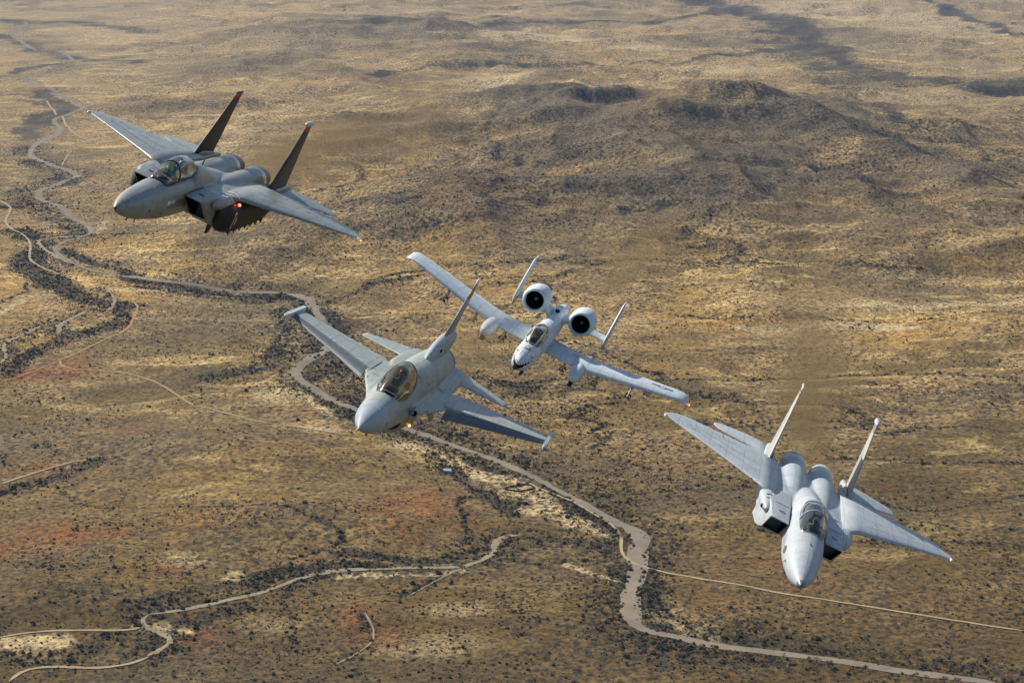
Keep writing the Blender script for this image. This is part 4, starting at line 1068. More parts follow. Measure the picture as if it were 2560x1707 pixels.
WASH = [([(215,590),(150,593),(88,600),(108,622),(135,640),(175,657)], 14), ([(1300,1337),(1270,1339),(1248,1346),(1236,1361),(1237,1382),(1200,1404),(1153,1417)], 10), ([(1153,1417),(1072,1419),(960,1423),(859,1424),(768,1437),(695,1467),(640,1485),(512,1514),(439,1527),(372,1536)], 9), ([(372,1536),(355,1546),(358,1562),(378,1578),(415,1588),(430,1600),(420,1613),(395,1624),(366,1640)], 9),
        ([(146,834),(146,811),(190,792),(215,778)], 14), ([(263,719),(289,748),(281,770),(256,784),(240,790)], 8), ([(0,907),(20,893),(4,862),(30,848),(62,835),(110,812)], 10), ([(1200,1404),(1130,1430),(1060,1468),(1020,1490)], 3), ([(912,1530),(930,1560),(938,1598),(900,1630),(840,1660)], 3)]
ROAD = [([(311,734),(330,752),(346,765),(340,785),(318,829),(234,862),(150,900)], 6, 'o'), ([(150,900),(152,914),(175,922),(256,928),(329,933),(402,960),(457,997),(486,1014)], 5.5, 'o'), ([(150,902),(80,932),(0,957)], 5, 'r'), ([(486,1014),(585,1037),(695,1063),(823,1081),(880,1088)], 4, 'p'),
        ([(1343,1218),(1401,1240),(1474,1280),(1529,1309),(1556,1340),(1550,1375),(1569,1401),(1602,1415),(1657,1430),(1704,1439),(1852,1463),(1997,1490),(2179,1518),(2360,1547),(2560,1577)], 5, 'p'), ([(0,501),(26,515),(27,530),(11,548),(22,570),(66,591),(79,613),(71,646),(91,663),(146,686)], 7, 'p'),
        ([(0,1593),(73,1580),(183,1575),(311,1578),(362,1566)], 5, 'p'), ([(22,1704),(45,1684),(73,1671),(128,1666),(238,1671),(320,1662),(372,1642)], 6, 'p'), ([(117,252),(132,274),(141,289)], 9, 'p'), ([(157,292),(164,314),(179,329),(200,345),(235,352)], 8, 'p'), ([(0,1212),(60,1190),(120,1172),(190,1152)], 6, 'p'), ([(155,415),(165,395),(180,375)], 5, 'p'),
        ([(320,690),(380,700),(440,704)], 9, 'p')]
# vegetated drainages: traces in the 2352-wide view, half-width m, strength
DARK = [([(1600,0),(1700,18),(1790,45),(1850,85)], 150, 1), ([(1790,45),(1850,85),(1890,130),(1950,155),(2040,170),(2160,185),(2352,208)], 120, 1), ([(1850,80),(1800,100),(1850,130)], 150, .9), ([(1860,125),(1780,122),(1710,125),(1600,138),(1480,142),(1300,145),(1140,150),(1020,155),(960,162),(880,180)], 26, 1), ([(1130,150),(1000,150),(900,130)], 20, .6),
        ([(860,42),(980,46),(1200,48),(1350,52),(1520,50),(1650,20)], 75, 1), ([(1100,20),(1250,10),(1400,12),(1560,16)], 60, .6), ([(2130,0),(2200,30),(2280,60),(2300,72),(2352,82)], 60, 1), ([(1880,175),(1900,195),(1950,215),(2010,235),(2060,262),(2110,300)], 24, .8), ([(1150,52),(1160,62),(1080,70)], 40, .6), ([(1690,0),(1800,30),(1900,10)], 20, .5),
        ([(0,45),(60,60),(140,45),(240,60),(330,75)], 70, .8), ([(0,80),(60,110),(150,130),(260,140),(300,145)], 50, .8), ([(0,180),(60,160),(140,150),(230,138),(280,132)], 32, .9), ([(40,230),(100,240),(160,250)], 30, .8), ([(80,205),(140,235),(190,260),(100,290),(60,320)], 40, .9), ([(250,262),(350,275),(480,270),(600,262)], 16, .5),
        ([(60,340),(90,380),(140,390),(200,420),(120,430)], 30, .7), ([(0,470),(60,480),(130,500),(180,540)], 30, .7), ([(30,530),(80,560),(60,610),(120,650),(180,680),(240,700),(300,705)], 34, 1), ([(120,560),(200,600),(300,640),(420,665),(560,680),(690,685)], 14, .9), ([(330,660),(450,680),(560,690),(680,695)], 12, .6),
        ([(240,700),(310,730),(240,760),(170,770),(120,790),(60,820),(0,860)], 20, .7), ([(700,700),(760,720),(780,770),(770,830),(720,860),(660,880)], 30, .9), ([(640,710),(660,790),(650,830),(560,850),(480,860)], 18, .8), ([(780,800),(790,870),(800,940)], 26, .8), ([(690,880),(740,920),(800,945),(860,975),(940,1000),(1040,1040),(1130,1075),(1200,1100)], 12, .8), ([(760,690),(820,660),(900,640),(960,635)], 12, .9), ([(850,648),(950,620),(1030,610),(1200,612),(1330,590)], 9, .7),
        ([(1200,1090),(1280,1130),(1360,1180),(1430,1220),(1450,1260)], 9, .9), ([(1100,1130),(1160,1150),(1180,1180)], 12, .7), ([(990,1050),(1030,1090),(1090,1120)], 12, .9), ([(1060,1240),(1160,1250),(1260,1235),(1400,1260)], 16, .8), ([(800,1275),(900,1290),(1020,1285),(1120,1250)], 12, .8), ([(320,1400),(420,1380),(560,1345),(680,1315)], 14, .9), ([(320,1410),(380,1440),(460,1440),(560,1400)], 13, .8), ([(0,1135),(70,1110),(140,1085),(210,1065)], 12, .9),
        ([(250,1460),(200,1500),(120,1500),(0,1510)], 14, .8), ([(300,1390),(250,1380),(330,1430),(400,1500),(280,1520)], 12, .7), ([(1450,1290),(1440,1350),(1420,1410),(1400,1450)], 7, .7), ([(1490,1290),(1500,1360),(1500,1420),(1530,1450)], 14, .9), ([(1500,1470),(1700,1490),(1900,1505),(2100,1535),(2352,1570)], 9, .7), ([(1480,1450),(1700,1472),(1900,1490),(2100,1515),(2352,1545)], 9, .7),
        ([(1520,1130),(1700,1125),(1800,1120)], 5, .6), ([(1160,880),(1400,870),(1600,872),(1750,868),(1900,858),(2352,870)], 7, .7), ([(1930,1052),(2060,1058),(2200,1062),(2352,1068)], 6, .8), ([(1750,1220),(2010,1245),(2352,1255)], 5, .5), ([(1140,1395),(1300,1440),(1200,1460)], 6, .5), ([(1560,720),(1750,730),(1900,740),(2100,735),(2352,720)], 6, .5), ([(1680,600),(1800,605),(2000,620),(2150,618)], 9, .6),
        ([(2110,300),(2200,330),(2300,345),(2352,350)], 20, .5), ([(2200,310),(2250,350),(2300,385),(2352,400)], 14, .7), ([(1060,340),(1180,370),(1250,372)], 14, .7), ([(770,460),(850,490),(920,470),(1000,455)], 12, .6), ([(600,340),(700,345),(800,360),(900,350)], 14, .4), ([(560,160),(700,150),(760,140)], 10, .6), ([(470,150),(600,145),(700,135)], 10, .4), ([(2352,150),(2250,130),(2050,110)], 30, .4)]
def blob(u, v, ru, rv):      # image ellipse -> ground ellipse
    u *= S2; v *= S2; ru *= S2; rv *= S2
    c = hit(u, v); a = hit(u+ru, v); b = hit(u, v-rv)
    return c[0], c[1], abs(a[0]-c[0]), abs(b[1]-c[1])
RED = [(970,1160,110,40,.9), (920,1190,60,30,.7), (150,1230,120,30,1), (60,1260,70,22,.8), (270,1220,60,18,.7), (90,855,130,20,1.2), (150,832,50,12,1), (880,1460,60,20,.7), (760,1290,50,14,.5), (500,1190,70,12,.6), (820,1410,50,26,.8), (640,930,50,20,.6), (1880,1330,60,14,.6), (60,1490,80,14,.7), (450,1470,60,24,.7), (400,1310,50,16,.5), (1350,1150,20,6,.3), (880,185,120,14,.4), (1100,400,100,20,.2), (1600,310,60,20,.3), (60,1085,90,16,.5), (300,985,60,10,.4), (1800,1290,120,16,.3), (2200,1380,120,22,.4), (1660,1380,60,20,.4)]
PALE = [(1110,1100,46,18,1.3), (1200,1130,60,14,1.2), (1240,1170,50,12,1.0), (1330,1200,40,12,.9), (640,905,60,30,.8), (735,985,60,10,.8), (960,1030,60,16,.8), (1040,1400,90,16,.6), (1000,1480,150,26,.5), (620,890,40,12,.6), (690,745,90,14,.4), (1240,90,130,12,1.1), (1480,112,150,14,1.1), (1250,68,90,5,.8), (1700,160,150,12,1), (1900,20,160,22,1.0), (2100,50,200,24,.8), (2100,230,160,20,.6), (1150,185,70,14,1), (1050,80,80,4,.6), (960,30,120,5,.6), (1700,5,100,8,.8), (1780,55,40,5,.9), (105,214,14,4,2.6), (300,640,60,8,.3), (1900,700,260,20,.4), (1350,740,160,24,.35), (2100,640,160,14,.4), (440,1290,50,20,.5), (520,300,160,60,.3), (700,90,200,14,.3), (250,90,120,14,.4), (540,1330,30,14,.8), (70,1490,80,16,.5), (640,1440,90,24,.4), (1530,1400,40,40,.6), (1600,1430,70,16,.5), (215,520,14,16,.8), (330,668,90,6,.7), (2200,60,150,30,.4), (2240,150,120,20,.3)]
RED = [(*blob(*q[:4]), q[4]) for q in RED]; PALE = [(*blob(*q[:4]), q[4]) for q in PALE]

LINES = {}
def riv_w(u, v):        # width of the sand bed where the photograph shows it wide or narrow
    if v < 590: return 19 if u > 60 else 24
    if v < 735: return 10
    if v < 1010: return 20
    if u < 1240: return 12
    if v < 1318: return 11
    if v < 1560: return 23
    return 10.5
RIV_W = []
for p, w in RIVER:
    q = smooth_line(W(p), 10, [riv_w(u, v) for u, v in p]); RIV_W.append((q[:, :2], w, q[:, 2]))
WASH_W = [(smooth_line(W(p), 8), w) for p, w in WASH]
ROAD_W = [(smooth_line(W(p), 8), w*.60, k) for p, w, k in ROAD]
DARK_W = [(smooth_line(W(p, S2), 60), w, k) for p, w, k in DARK]

PLINE_W = [(smooth_line(W(p, S2), 20), w) for p, w in [([(1180,1100),(1260,1155),(1330,1195),(1400,1228)], 13), ([(950,1022),(1050,1072),(1150,1108)], 9), ([(1505,1405),(1545,1440),(1640,1468)], 8), ([(650,860),(700,925),(765,958)], 8), ([(1290,1300),(1380,1318),(1430,1330)], 5), ([(800,1330),(960,1318),(1060,1310)], 6), ([(330,1440),(420,1455)], 8), ([(0,1480),(130,1470)], 12), ([(1900,700),(2100,706),(2352,690)], 16), ([(1700,752),(1900,748),(2100,752)], 14), ([(60,690),(0,720)], 8)]]

def dist_line(x, y, P, lim):
    """distance to a polyline, only evaluated within lim of it"""
    d = np.full(x.shape, 1e9)
    m = (x > P[:, 0].min()-lim) & (x < P[:, 0].max()+lim) & (y > P[:, 1].min()-lim) & (y < P[:, 1].max()+lim)
    if not m.any(): return d
    xs, ys = x[m], y[m]; dd = np.full(xs.shape, 1e9)
    ch = 12
    for i in range(0, len(P)-1, ch):
        Q = P[i:i+ch+1]
        mm = (xs > Q[:, 0].min()-lim) & (xs < Q[:, 0].max()+lim) & (ys > Q[:, 1].min()-lim) & (ys < Q[:, 1].max()+lim)
        if not mm.any(): continue
        xx, yy = xs[mm], ys[mm]; best = dd[mm]
        for a, b in zip(Q[:-1], Q[1:]):
            ab = b-a; L2 = ab@ab+1e-9
            t = np.clip(((xx-a[0])*ab[0]+(yy-a[1])*ab[1])/L2, 0, 1)
            best = np.minimum(best, np.hypot(xx-a[0]-t*ab[0], yy-a[1]-t*ab[1]))
        dd[mm] = best
    d[m] = dd
    return d

def masks(x, y):
    global HILLV
    """soil and vegetation cover: dark scrub, red soil, pale sand"""
    dk = np.zeros_like(x); rd = np.zeros_like(x); pl = np.zeros_like(x)
    wob = fbm(x, y, 90, 71, 4); wob2 = fbm(x, y, 400, 75, 3)
    kx = np.clip(y/3000, .35, 2)
    xw = x+wob*25*kx+wob2*30*kx; yw = y+fbm(x, y, 90, 77, 4)*30*kx
    for P, w, k in DARK_W:
        d = dist_line(xw, yw, P, w*2.5)
        dk = np.maximum(dk, k*np.clip((1.25-d/w)*1.6, 0, 1.15))
    for P, w, _ in RIV_W:
        d = dist_line(xw, yw, P, w*4)
        dk = np.maximum(dk, np.clip(1.3-np.abs(d-w*.9)/(w*1.3), 0, 1)*(.42+.9*wob2))
    for P, w in WASH_W:
        d = dist_line(xw, yw, P, w*5)
        dk = np.maximum(dk, np.clip(1.2-d/(w*2.6), 0, 1)*.7)
    for cx_, cy_, rx, ry, k in RED:
        r = ((xw-cx_)/rx)**2+((yw-cy_)/ry)**2
        rd = np.maximum(rd, k*np.exp(-r*1.1))
    for P, w in PLINE_W:
        d = dist_line(xw, yw, P, w*2); pl = np.maximum(pl, 1.0*np.clip(1.4-d/w, 0, 1))
    for cx_, cy_, rx, ry, k in PALE:
        r = ((xw-cx_)/rx)**2+((yw-cy_)/ry)**2
        pl = np.maximum(pl, k*(.62 if cy_ < 1500 else .9)*np.exp(-r*r*.9))
    # natural drainage network
    dn = fbm(x*.8+y*.1, y*1.2, 620, 91, 5)
    far = np.clip((y-1800)/2500, 0, 1)
    dk = np.maximum(dk, np.clip(1.2-np.abs(dn)/(.012+.012*far), 0, 1)*.8)
    dn2 = fbm(x*.9-y*.2+300, y*1.1+x*.1, 300, 95, 5)
    dk = np.maximum(dk, np.clip(1.1-np.abs(dn2)/(.016+.010*far), 0, 1)*.42*np.clip(.5+wob2*2.5, 0, 1))
    hh = height(x, y); HILLV = np.clip((hh-18)/50, 0, 1); dk = np.maximum(dk, np.clip((hh-26)/60, 0, 1)*(.30+.55*fbm(x, y, 170, 99, 4)))
    dk = np.clip(dk*(.85+.5*wob), 0, 1.2)
    return dk, rd, pl

# one sheet: fine inside the valley that is looked at, coarse beyond, out to the horizon
inv = np.linspace(1/1180.0, 1/11500.0, 900)
rows = np.concatenate([np.linspace(-1000, 1100, 14), 1/inv, np.geomspace(11900, 90000, 34)])
sd = np.linspace(-.29, .29, 760)
se = np.geomspace(.012, 3.6, 34)
cols = np.concatenate([(-.29-se)[::-1], sd, .29+se])
GX = (rows[:, None]+1200)*cols[None, :]*1.0
GY = np.repeat(rows[:, None], len(cols), 1)
GZ = height(GX.ravel(), GY.ravel()).reshape(GX.shape)
nr, nc = GX.shape
idx = np.arange(nr*nc).reshape(nr, nc)
fa = np.stack([idx[:-1, :-1], idx[:-1, 1:], idx[1:, 1:], idx[1:, :-1]], -1).reshape(-1, 4)
co = np.stack([GX, GY, GZ], -1).reshape(-1, 3).astype(np.float32)

def fast_mesh(name, co, fa, smooth=True):
    me = bpy.data.meshes.new(name)
    k = fa.shape[1]
    me.vertices.add(len(co)); me.vertices.foreach_set('co', np.ascontiguousarray(co, np.float32).ravel())
    me.loops.add(fa.size); me.loops.foreach_set('vertex_index', fa.astype(np.int32).ravel())
    me.polygons.add(len(fa)); me.polygons.foreach_set('loop_start', np.arange(0, fa.size, k, dtype=np.int32))
    me.polygons.foreach_set('use_smooth', np.full(len(fa), smooth))
    me.update(calc_edges=True)
    return me
gme = fast_mesh('ground', co, fa)
mk = masks(GX.ravel(), GY.ravel())
mk = list(mk)+[HILLV]
for nm, a in zip(('scrub', 'red_soil', 'pale_sand', 'hill'), mk):
    at = gme.attributes.new(nm, 'FLOAT', 'POINT'); at.data.foreach_set('value', a.astype(np.float32))

def ground_mat():
    m, nt, b = new_mat('desert_floor'); L = nt.links.new
    geo = N_(nt, 'ShaderNodeNewGeometry')
    def noise(scale, detail=5, rough=.6, vec=None, dist=0.0, stretch=None):
        n = N_(nt, 'ShaderNodeTexNoise'); n.inputs['Scale'].default_value = scale; n.inputs['Detail'].default_value = detail
        n.inputs['Roughness'].default_value = rough; n.inputs['Distortion'].default_value = dist
        mp = N_(nt, 'ShaderNodeMapping'); mp.inputs['Scale'].default_value = stretch or (1, 1, .3)
        L(geo.outputs['Position'], mp.inputs['Vector']); L(mp.outputs[0], n.inputs['Vector'])
        return n.outputs['Fac']
    def rng_(v, a, b_, c=0.0, d=1.0):
        r = N_(nt, 'ShaderNodeMapRange'); r.inputs[1].default_value = a; r.inputs[2].default_value = b_; r.inputs[3].default_value = c; r.inputs[4].default_value = d
        L(v, r.inputs[0]); return r.outputs[0]
    def mth(op, a, b_=None, clamp=False):
        n = N_(nt, 'ShaderNodeMath', operation=op); n.use_clamp = clamp
        for i, q in enumerate((a, b_)):
            if q is None: continue
            if isinstance(q, (int, float)): n.inputs[i].default_value = q
            else: L(q, n.inputs[i])
        return n.outputs[0]
    def mix(f, a, b_, bt='MIX'):
        n = N_(nt, 'ShaderNodeMixRGB', blend_type=bt)
        for i, q in enumerate((f, a, b_)):
            if isinstance(q, tuple): n.inputs[i].default_value = (*q, 1)
            elif isinstance(q, (int, float)): n.inputs[i].default_value = q
            else: L(q, n.inputs[i])
        return n.outputs[0]
    def attr(nm):
        a = N_(nt, 'ShaderNodeAttribute'); a.attribute_name = nm; return a.outputs['Fac']
    big = noise(.0011, 4, .55, dist=.6); mid = noise(.006, 6, .62, dist=.4); sm = noise(.035, 6, .68); fine = noise(.16, 5, .7)
    GOLD = (.455, .280, .084); TAN = (.465, .312, .135); OLIVE = (.148, .109, .038); UMBER = (.168, .096, .036); STRAW = (.80, .555, .215)
    c = mix(rng_(big, .42, .60), OLIVE, GOLD)
    c = mix(rng_(mid, .44, .60), c, TAN)
    c = mix(mth('MULTIPLY', rng_(sm, .48, .64), .8), c, UMBER)
    c = mix(mth('MULTIPLY', rng_(noise(.011, 7, .7, dist=.8, stretch=(.7, 1.5, .3)), .53, .66), .85), c, STRAW)  # straw and umber streaks also stand in for lit and shaded ridges
    c = mix(mth('MULTIPLY', rng_(noise(.0045, 7, .72, dist=1.2, stretch=(.7, 1.5, .3)), .52, .62), .6), c, (.135, .105, .060))
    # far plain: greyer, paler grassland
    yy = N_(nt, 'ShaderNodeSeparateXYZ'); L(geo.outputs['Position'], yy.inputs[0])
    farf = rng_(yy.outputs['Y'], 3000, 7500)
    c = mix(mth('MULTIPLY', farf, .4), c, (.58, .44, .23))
    near_shade = rng_(yy.outputs['Y'], 2500, 1350)  # near ground coloured darker, like a cloud's shadow painted in
    c = mix(mth('MULTIPLY', near_shade, .86), c, (.090, .057, .019))
    c = mix(mth('MULTIPLY', attr('hill'), rng_(noise(.0035, 5, .6, dist=.6), .36, .58, .35, .95)), c, (.150, .112, .066))
    c = mix(mth('MULTIPLY', rng_(noise(.0016, 5, .6, dist=.5), .50, .60), .5), c, (.120, .095, .055))
    # red soil, pale sand
    rdn = mth('MULTIPLY', attr('red_soil'), rng_(sm, .30, .62, .35, 1.0), True)
    c = mix(rdn, c, (.27, .105, .032))
    pln = mth('MULTIPLY', attr('pale_sand'), rng_(noise(.02, 6, .7), .34, .6, .5, 1.4), True)
    c = mix(mth('MULTIPLY', pln, .9), c, (.56, .42, .22))
    # bushes as dark tufts, denser along the drainages
    sc = attr('scrub')
    def tufts(scale, th0, th1, seed):
        v = N_(nt, 'ShaderNodeTexVoronoi'); v.voronoi_dimensions = '2D'; v.inputs['Scale'].default_value = scale
        mp = N_(nt, 'ShaderNodeMapping'); mp.inputs['Location'].default_value = (seed*13.7, seed*5.1, 0)
        wn_ = N_(nt, 'ShaderNodeTexNoise'); wn_.inputs['Scale'].default_value = scale*1.7; wn_.inputs['Detail'].default_value = 3; L(geo.outputs['Position'], wn_.inputs['Vector'])
        wv = N_(nt, 'ShaderNodeVectorMath', operation='MULTIPLY_ADD'); L(wn_.outputs['Color'], wv.inputs[0]); wv.inputs[1].default_value = (1.1/scale,)*3; L(geo.outputs['Position'], wv.inputs[2])
        L(wv.outputs[0], mp.inputs['Vector']); L(mp.outputs[0], v.inputs['Vector'])
        dens = mth('ADD', mth('MULTIPLY', sc, .26), rng_(mid, .35, .65, th0, th1))
        return rng_(mth('SUBTRACT', v.outputs['Distance'], dens), .05, -.05)
    t1 = tufts(.16, .18, .34, 1); t2 = tufts(.085, .10, .28, 2); t3 = tufts(.034, .02, .22, 3)
    dots = mth('MAXIMUM', mth('MULTIPLY', t1, .55), mth('MAXIMUM', mth('MULTIPLY', t2, .85), mth('MULTIPLY', t3, .35)))
    cov = rng_(mth('ADD', sc, mth('MULTIPLY', mth('SUBTRACT', noise(.018, 8, .8), .5), 1.9)), .50, .85)
    dark = mth('MAXIMUM', dots, mth('MULTIPLY', cov, rng_(sc, .5, 1.1, .64, .88)))
    c = mix(dark, c, (.042, .040, .028))
    fv = rng_(fine, .34, .68, .45, 1.5)
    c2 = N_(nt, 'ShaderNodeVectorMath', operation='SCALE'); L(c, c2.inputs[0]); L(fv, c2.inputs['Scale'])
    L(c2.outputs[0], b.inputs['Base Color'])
    b.inputs['Roughness'].default_value = .95; b.inputs['Specular IOR Level'].default_value = .1
    bm_ = N_(nt, 'ShaderNodeBump'); bm_.inputs['Strength'].default_value = .9; bm_.inputs['Distance'].default_value = 3.0
    L(mth('ADD', mth('MULTIPLY', mid, 3.0), mth('ADD', sm, mth('MULTIPLY', fine, .35))), bm_.inputs['Height'])
    L(bm_.outputs[0], b.inputs['Normal'])
    return m
tag(put('ground', gme, ground_mat()), kind='structure')

# height of the built sheet (bilinear, exactly the mesh)
def sheet(x, y):
    x = np.asarray(x, float); y = np.asarray(y, float)
    r = np.clip(np.searchsorted(rows, y)-1, 0, nr-2)
    t = (y-rows[r])/(rows[r+1]-rows[r]); s = x/(y+1200)
    q = np.clip(np.searchsorted(cols, s)-1, 0, nc-2)
    w = (s-cols[q])/(cols[q+1]-cols[q])
    return (GZ[r, q]*(1-w)+GZ[r, q+1]*w)*(1-t)+(GZ[r+1, q]*(1-w)+GZ[r+1, q+1]*w)*t

def sand_mat(name, a, b_, sc=.05, broken=0.0):
    m, nt, b = new_mat(name); L = nt.links.new
    g = N_(nt, 'ShaderNodeNewGeometry')
    n = N_(nt, 'ShaderNodeTexNoise'); n.inputs['Scale'].default_value = sc; n.inputs['Detail'].default_value = 8; n.inputs['Roughness'].default_value = .7
    L(g.outputs['Position'], n.inputs['Vector'])
    r = N_(nt, 'ShaderNodeMapRange'); r.inputs[1].default_value = .35; r.inputs[2].default_value = .65; L(n.outputs['Fac'], r.inputs[0])
    mx = N_(nt, 'ShaderNodeMixRGB'); mx.inputs[1].default_value = (*a, 1); mx.inputs[2].default_value = (*b_, 1); L(r.outputs[0], mx.inputs[0])
    L(mx.outputs[0], b.inputs['Base Color']); b.inputs['Roughness'].default_value = .95; b.inputs['Specular IOR Level'].default_value = .1
    if broken:
        n2 = N_(nt, 'ShaderNodeTexNoise'); n2.inputs['Scale'].default_value = .07; n2.inputs['Detail'].default_value = 6; n2.inputs['Roughness'].default_value = .7
        L(g.outputs['Position'], n2.inputs['Vector'])
        r2 = N_(nt, 'ShaderNodeMapRange'); r2.inputs[1].default_value = broken-.05; r2.inputs[2].default_value = broken+.06; L(n2.outputs['Fac'], r2.inputs[0]); L(r2.outputs[0], b.inputs['Alpha'])
    return m
M_SAND = sand_mat('riverbed_sand', (.185, .155, .118), (.27, .225, .165), .03)
M_SANDY = sand_mat('wash_sand', (.235, .195, .13), (.33, .275, .18), .05, .36)
M_DIRT = sand_mat('dirt_pale', (.33, .25, .15), (.42, .33, .19), .05, .34)
M_DIRTO = sand_mat('dirt_orange', (.34, .20, .09), (.38, .25, .13), .05, .34)
M_DIRTR = sand_mat('dirt_red', (.34, .14, .06), (.38, .18, .09))

def ribbon(name, P, w, mat, seed, lift=.25, rag=.35, taper=True, ws=None):
    T = np.gradient(P, axis=0); T /= np.linalg.norm(T, axis=1)[:, None]+1e-9
    Nn = np.stack([-T[:, 1], T[:, 0]], 1)
    s = np.concatenate([[0], np.cumsum(np.linalg.norm(np.diff(P, axis=0), axis=1))])
    wl = w/2*(1+rag*vn(s/(w*2.2), s*0+.5, seed)+rag*.5*vn(s/(w*.7), s*0+7.5, seed+1)+.2*vn(s/(w*9), s*0+3.5, seed+2))
    wr = w/2*(1+rag*vn(s/(w*2.2), s*0+.5, seed+5)+rag*.5*vn(s/(w*.7), s*0+7.5, seed+6)+.2*vn(s/(w*9), s*0+3.5, seed+7))
    if ws is not None: wl = wl*ws/w; wr = wr*ws/w
    if taper:
        e = np.clip(np.minimum(s, s[-1]-s)/(w*1.5), .15, 1); wl *= e; wr *= e
    K = 6; V = []
    for k in range(K+1):
        f = k/K
        X = P+Nn*((wl+wr)*f-wr)[:, None]
        V.append(np.stack([X[:, 0], X[:, 1], sheet(X[:, 0], X[:, 1])+lift], 1))
    V = np.stack(V, 1); n = len(P)
    ix = np.arange(n*(K+1)).reshape(n, K+1)
    F = np.stack([ix[:-1, :-1], ix[1:, :-1], ix[1:, 1:], ix[:-1, 1:]], -1).reshape(-1, 4)
    o = put(name, fast_mesh(name, V.reshape(-1, 3), F), mat)
    return tag(o, kind='structure')
for i, (P, w, ws) in enumerate(RIV_W): ribbon('dry_riverbed', P, w, M_SAND, 100+i*10, .35, .50, ws=ws*.86)
for i, (P, w) in enumerate(WASH_W): ribbon('sandy_wash', P, w*.62, M_SANDY, 200+i*10, .30, .65)
for i, (P, w, k) in enumerate(ROAD_W): ribbon('dirt_road', P, w, {'p': M_DIRT, 'o': M_DIRTO, 'r': M_DIRTR}[k], 400+i*10, .45+.01*i, .25)

# ------------------------------------------------------------------ plants
M_LEAF = [plain('mesquite_leaf', (.055, .053, .026), .9, spec=.1), plain('creosote_leaf', (.078, .064, .030), .9, spec=.1), plain('grey_scrub', (.11, .085, .048), .9, spec=.1)]
M_BARK = plain('mesquite_bark', (.055, .045, .035), .9)
M_GREEN = plain('cottonwood_leaf', (.035, .06, .018), .9, spec=.1)

def leaf_cloud(mb, c, r, n, g, size=.35, flat=.7):
    for _ in range(n):
        while True:
            p = [g.uniform(-1, 1) for _ in range(3)]
            q = sum(a*a for a in p)
            if .15 < q < 1: break
        x, y, z = c[0]+p[0]*r, c[1]+p[1]*r, c[2]+p[2]*r*flat
        a = Vector([g.gauss(0, 1) for _ in range(3)]).normalized(); b_ = a.orthogonal().normalized(); k = size*g.uniform(.6, 1.3)
        a = a*k; b_ = b_*k; P_ = Vector((x, y, z))
        mb.add([tuple(P_-a*.9), tuple(P_+b_*.7), tuple(P_+a*.9), tuple(P_-b_*.7)], [(0, 1, 2, 3)])

def tree_meshes(seed, h=4.5, wide=1.25, leaves=210):
    g = random.Random(seed)
    tr = MB(); cr = MB()
    top = (g.uniform(-.3, .3), g.uniform(-.3, .3), h*.38)
    tr.add(*tube((0, 0, -.4), top, h*.045, h*.03, 7))
    for k in range(g.randint(5, 7)):
        a = 2*PI*k/6+g.uniform(-.4, .4); rr_ = h*.34*wide*g.uniform(.6, 1.15); zz_ = h*g.uniform(.52, .84)
        e_ = (top[0]+rr_*math.cos(a), top[1]+rr_*math.sin(a), zz_)
        tr.add(*tube(top, e_, h*.022, h*.008, 5))
        leaf_cloud(cr, e_, h*g.uniform(.17, .27), leaves//7, g, size=h*.055)
    leaf_cloud(cr, (top[0], top[1], h*.78), h*.26, leaves//5, g, size=h*.055)
    return tr.mesh('trunk'), cr.mesh('crown', smooth=False, recalc=False)

def bush_mesh(seed, m):
    g = random.Random(seed); mb = MB()
    for k in range(g.randint(3, 4)):
        a = g.uniform(0, 2*PI); r = g.uniform(.2, .55)
        v, f = sphere((r*math.cos(a), r*math.sin(a), .32), g.uniform(.42, .62), 7, 4, (1, 1, .85))
        v = [(x+g.uniform(-.13, .13), y+g.uniform(-.13, .13), z+g.uniform(-.12, .12)) for x, y, z in v]
        mb.add(v, f)
    leaf_cloud(mb, (0, 0, .45), 1.0, 26, g, size=.20, flat=.6)
    me = mb.mesh('bush', smooth=False, recalc=False); me.materials.append(m); return me

def dense_field(x, y):
    dk, rd, pl = masks(x, y)
    a = fbm(x, y, 240, 131, 4); b_ = fbm(x, y, 45, 141, 3)
    d = np.clip(.20+.42*a+.45*b_, .02, 1)+.85*np.clip(dk, 0, 1)-.10*np.clip(pl, 0, 1.5)-.05*rd
    riv = np.full(x.shape, 1e9)
    for P, w, _ in RIV_W: riv = np.minimum(riv, dist_line(x, y, P, w*3)-w*.19)
    for P, w in WASH_W: riv = np.minimum(riv, dist_line(x, y, P, w*3)-w*.18)
    for P, w, k in ROAD_W: riv = np.minimum(riv, dist_line(x, y, P, w*3)-w*.5)
    for q in CLEAR:
        d = np.where(((x-q[0])/q[2])**2+((y-q[1])/q[3])**2 < 1, 0, d)
    return np.where(riv < 0, 0, d), dk, riv
CLEAR = [blob(1118, 1102, 46, 19), blob(1243, 1168, 42, 15), blob(1200, 1112, 44, 14), blob(1180, 1116, 26, 10), blob(1030, 1081, 7, 5)]
NB = 800000
yy_ = np.sqrt(rng.uniform(1120**2, 4300**2, NB)); 
keep = rng.uniform(0, 1, NB) < np.clip(1.15-(yy_-1200)/3800, .2, 1); yy_ = yy_[keep]
xx_ = (rng.uniform(-.315, .315, len(yy_)))*yy_
dd_, dk_, rv_ = dense_field(xx_, yy_)
ok = rng.uniform(0, 1, len(xx_)) < dd_*.62
bx_, by_, bk_ = xx_[ok], yy_[ok], dk_[ok]
bz_ = sheet(bx_, by_)
size = (.32+rng.gamma(1.6, .28, len(bx_)))*(1+.55*np.clip(bk_, 0, 1)); size = np.clip(size, .5, 3.4)
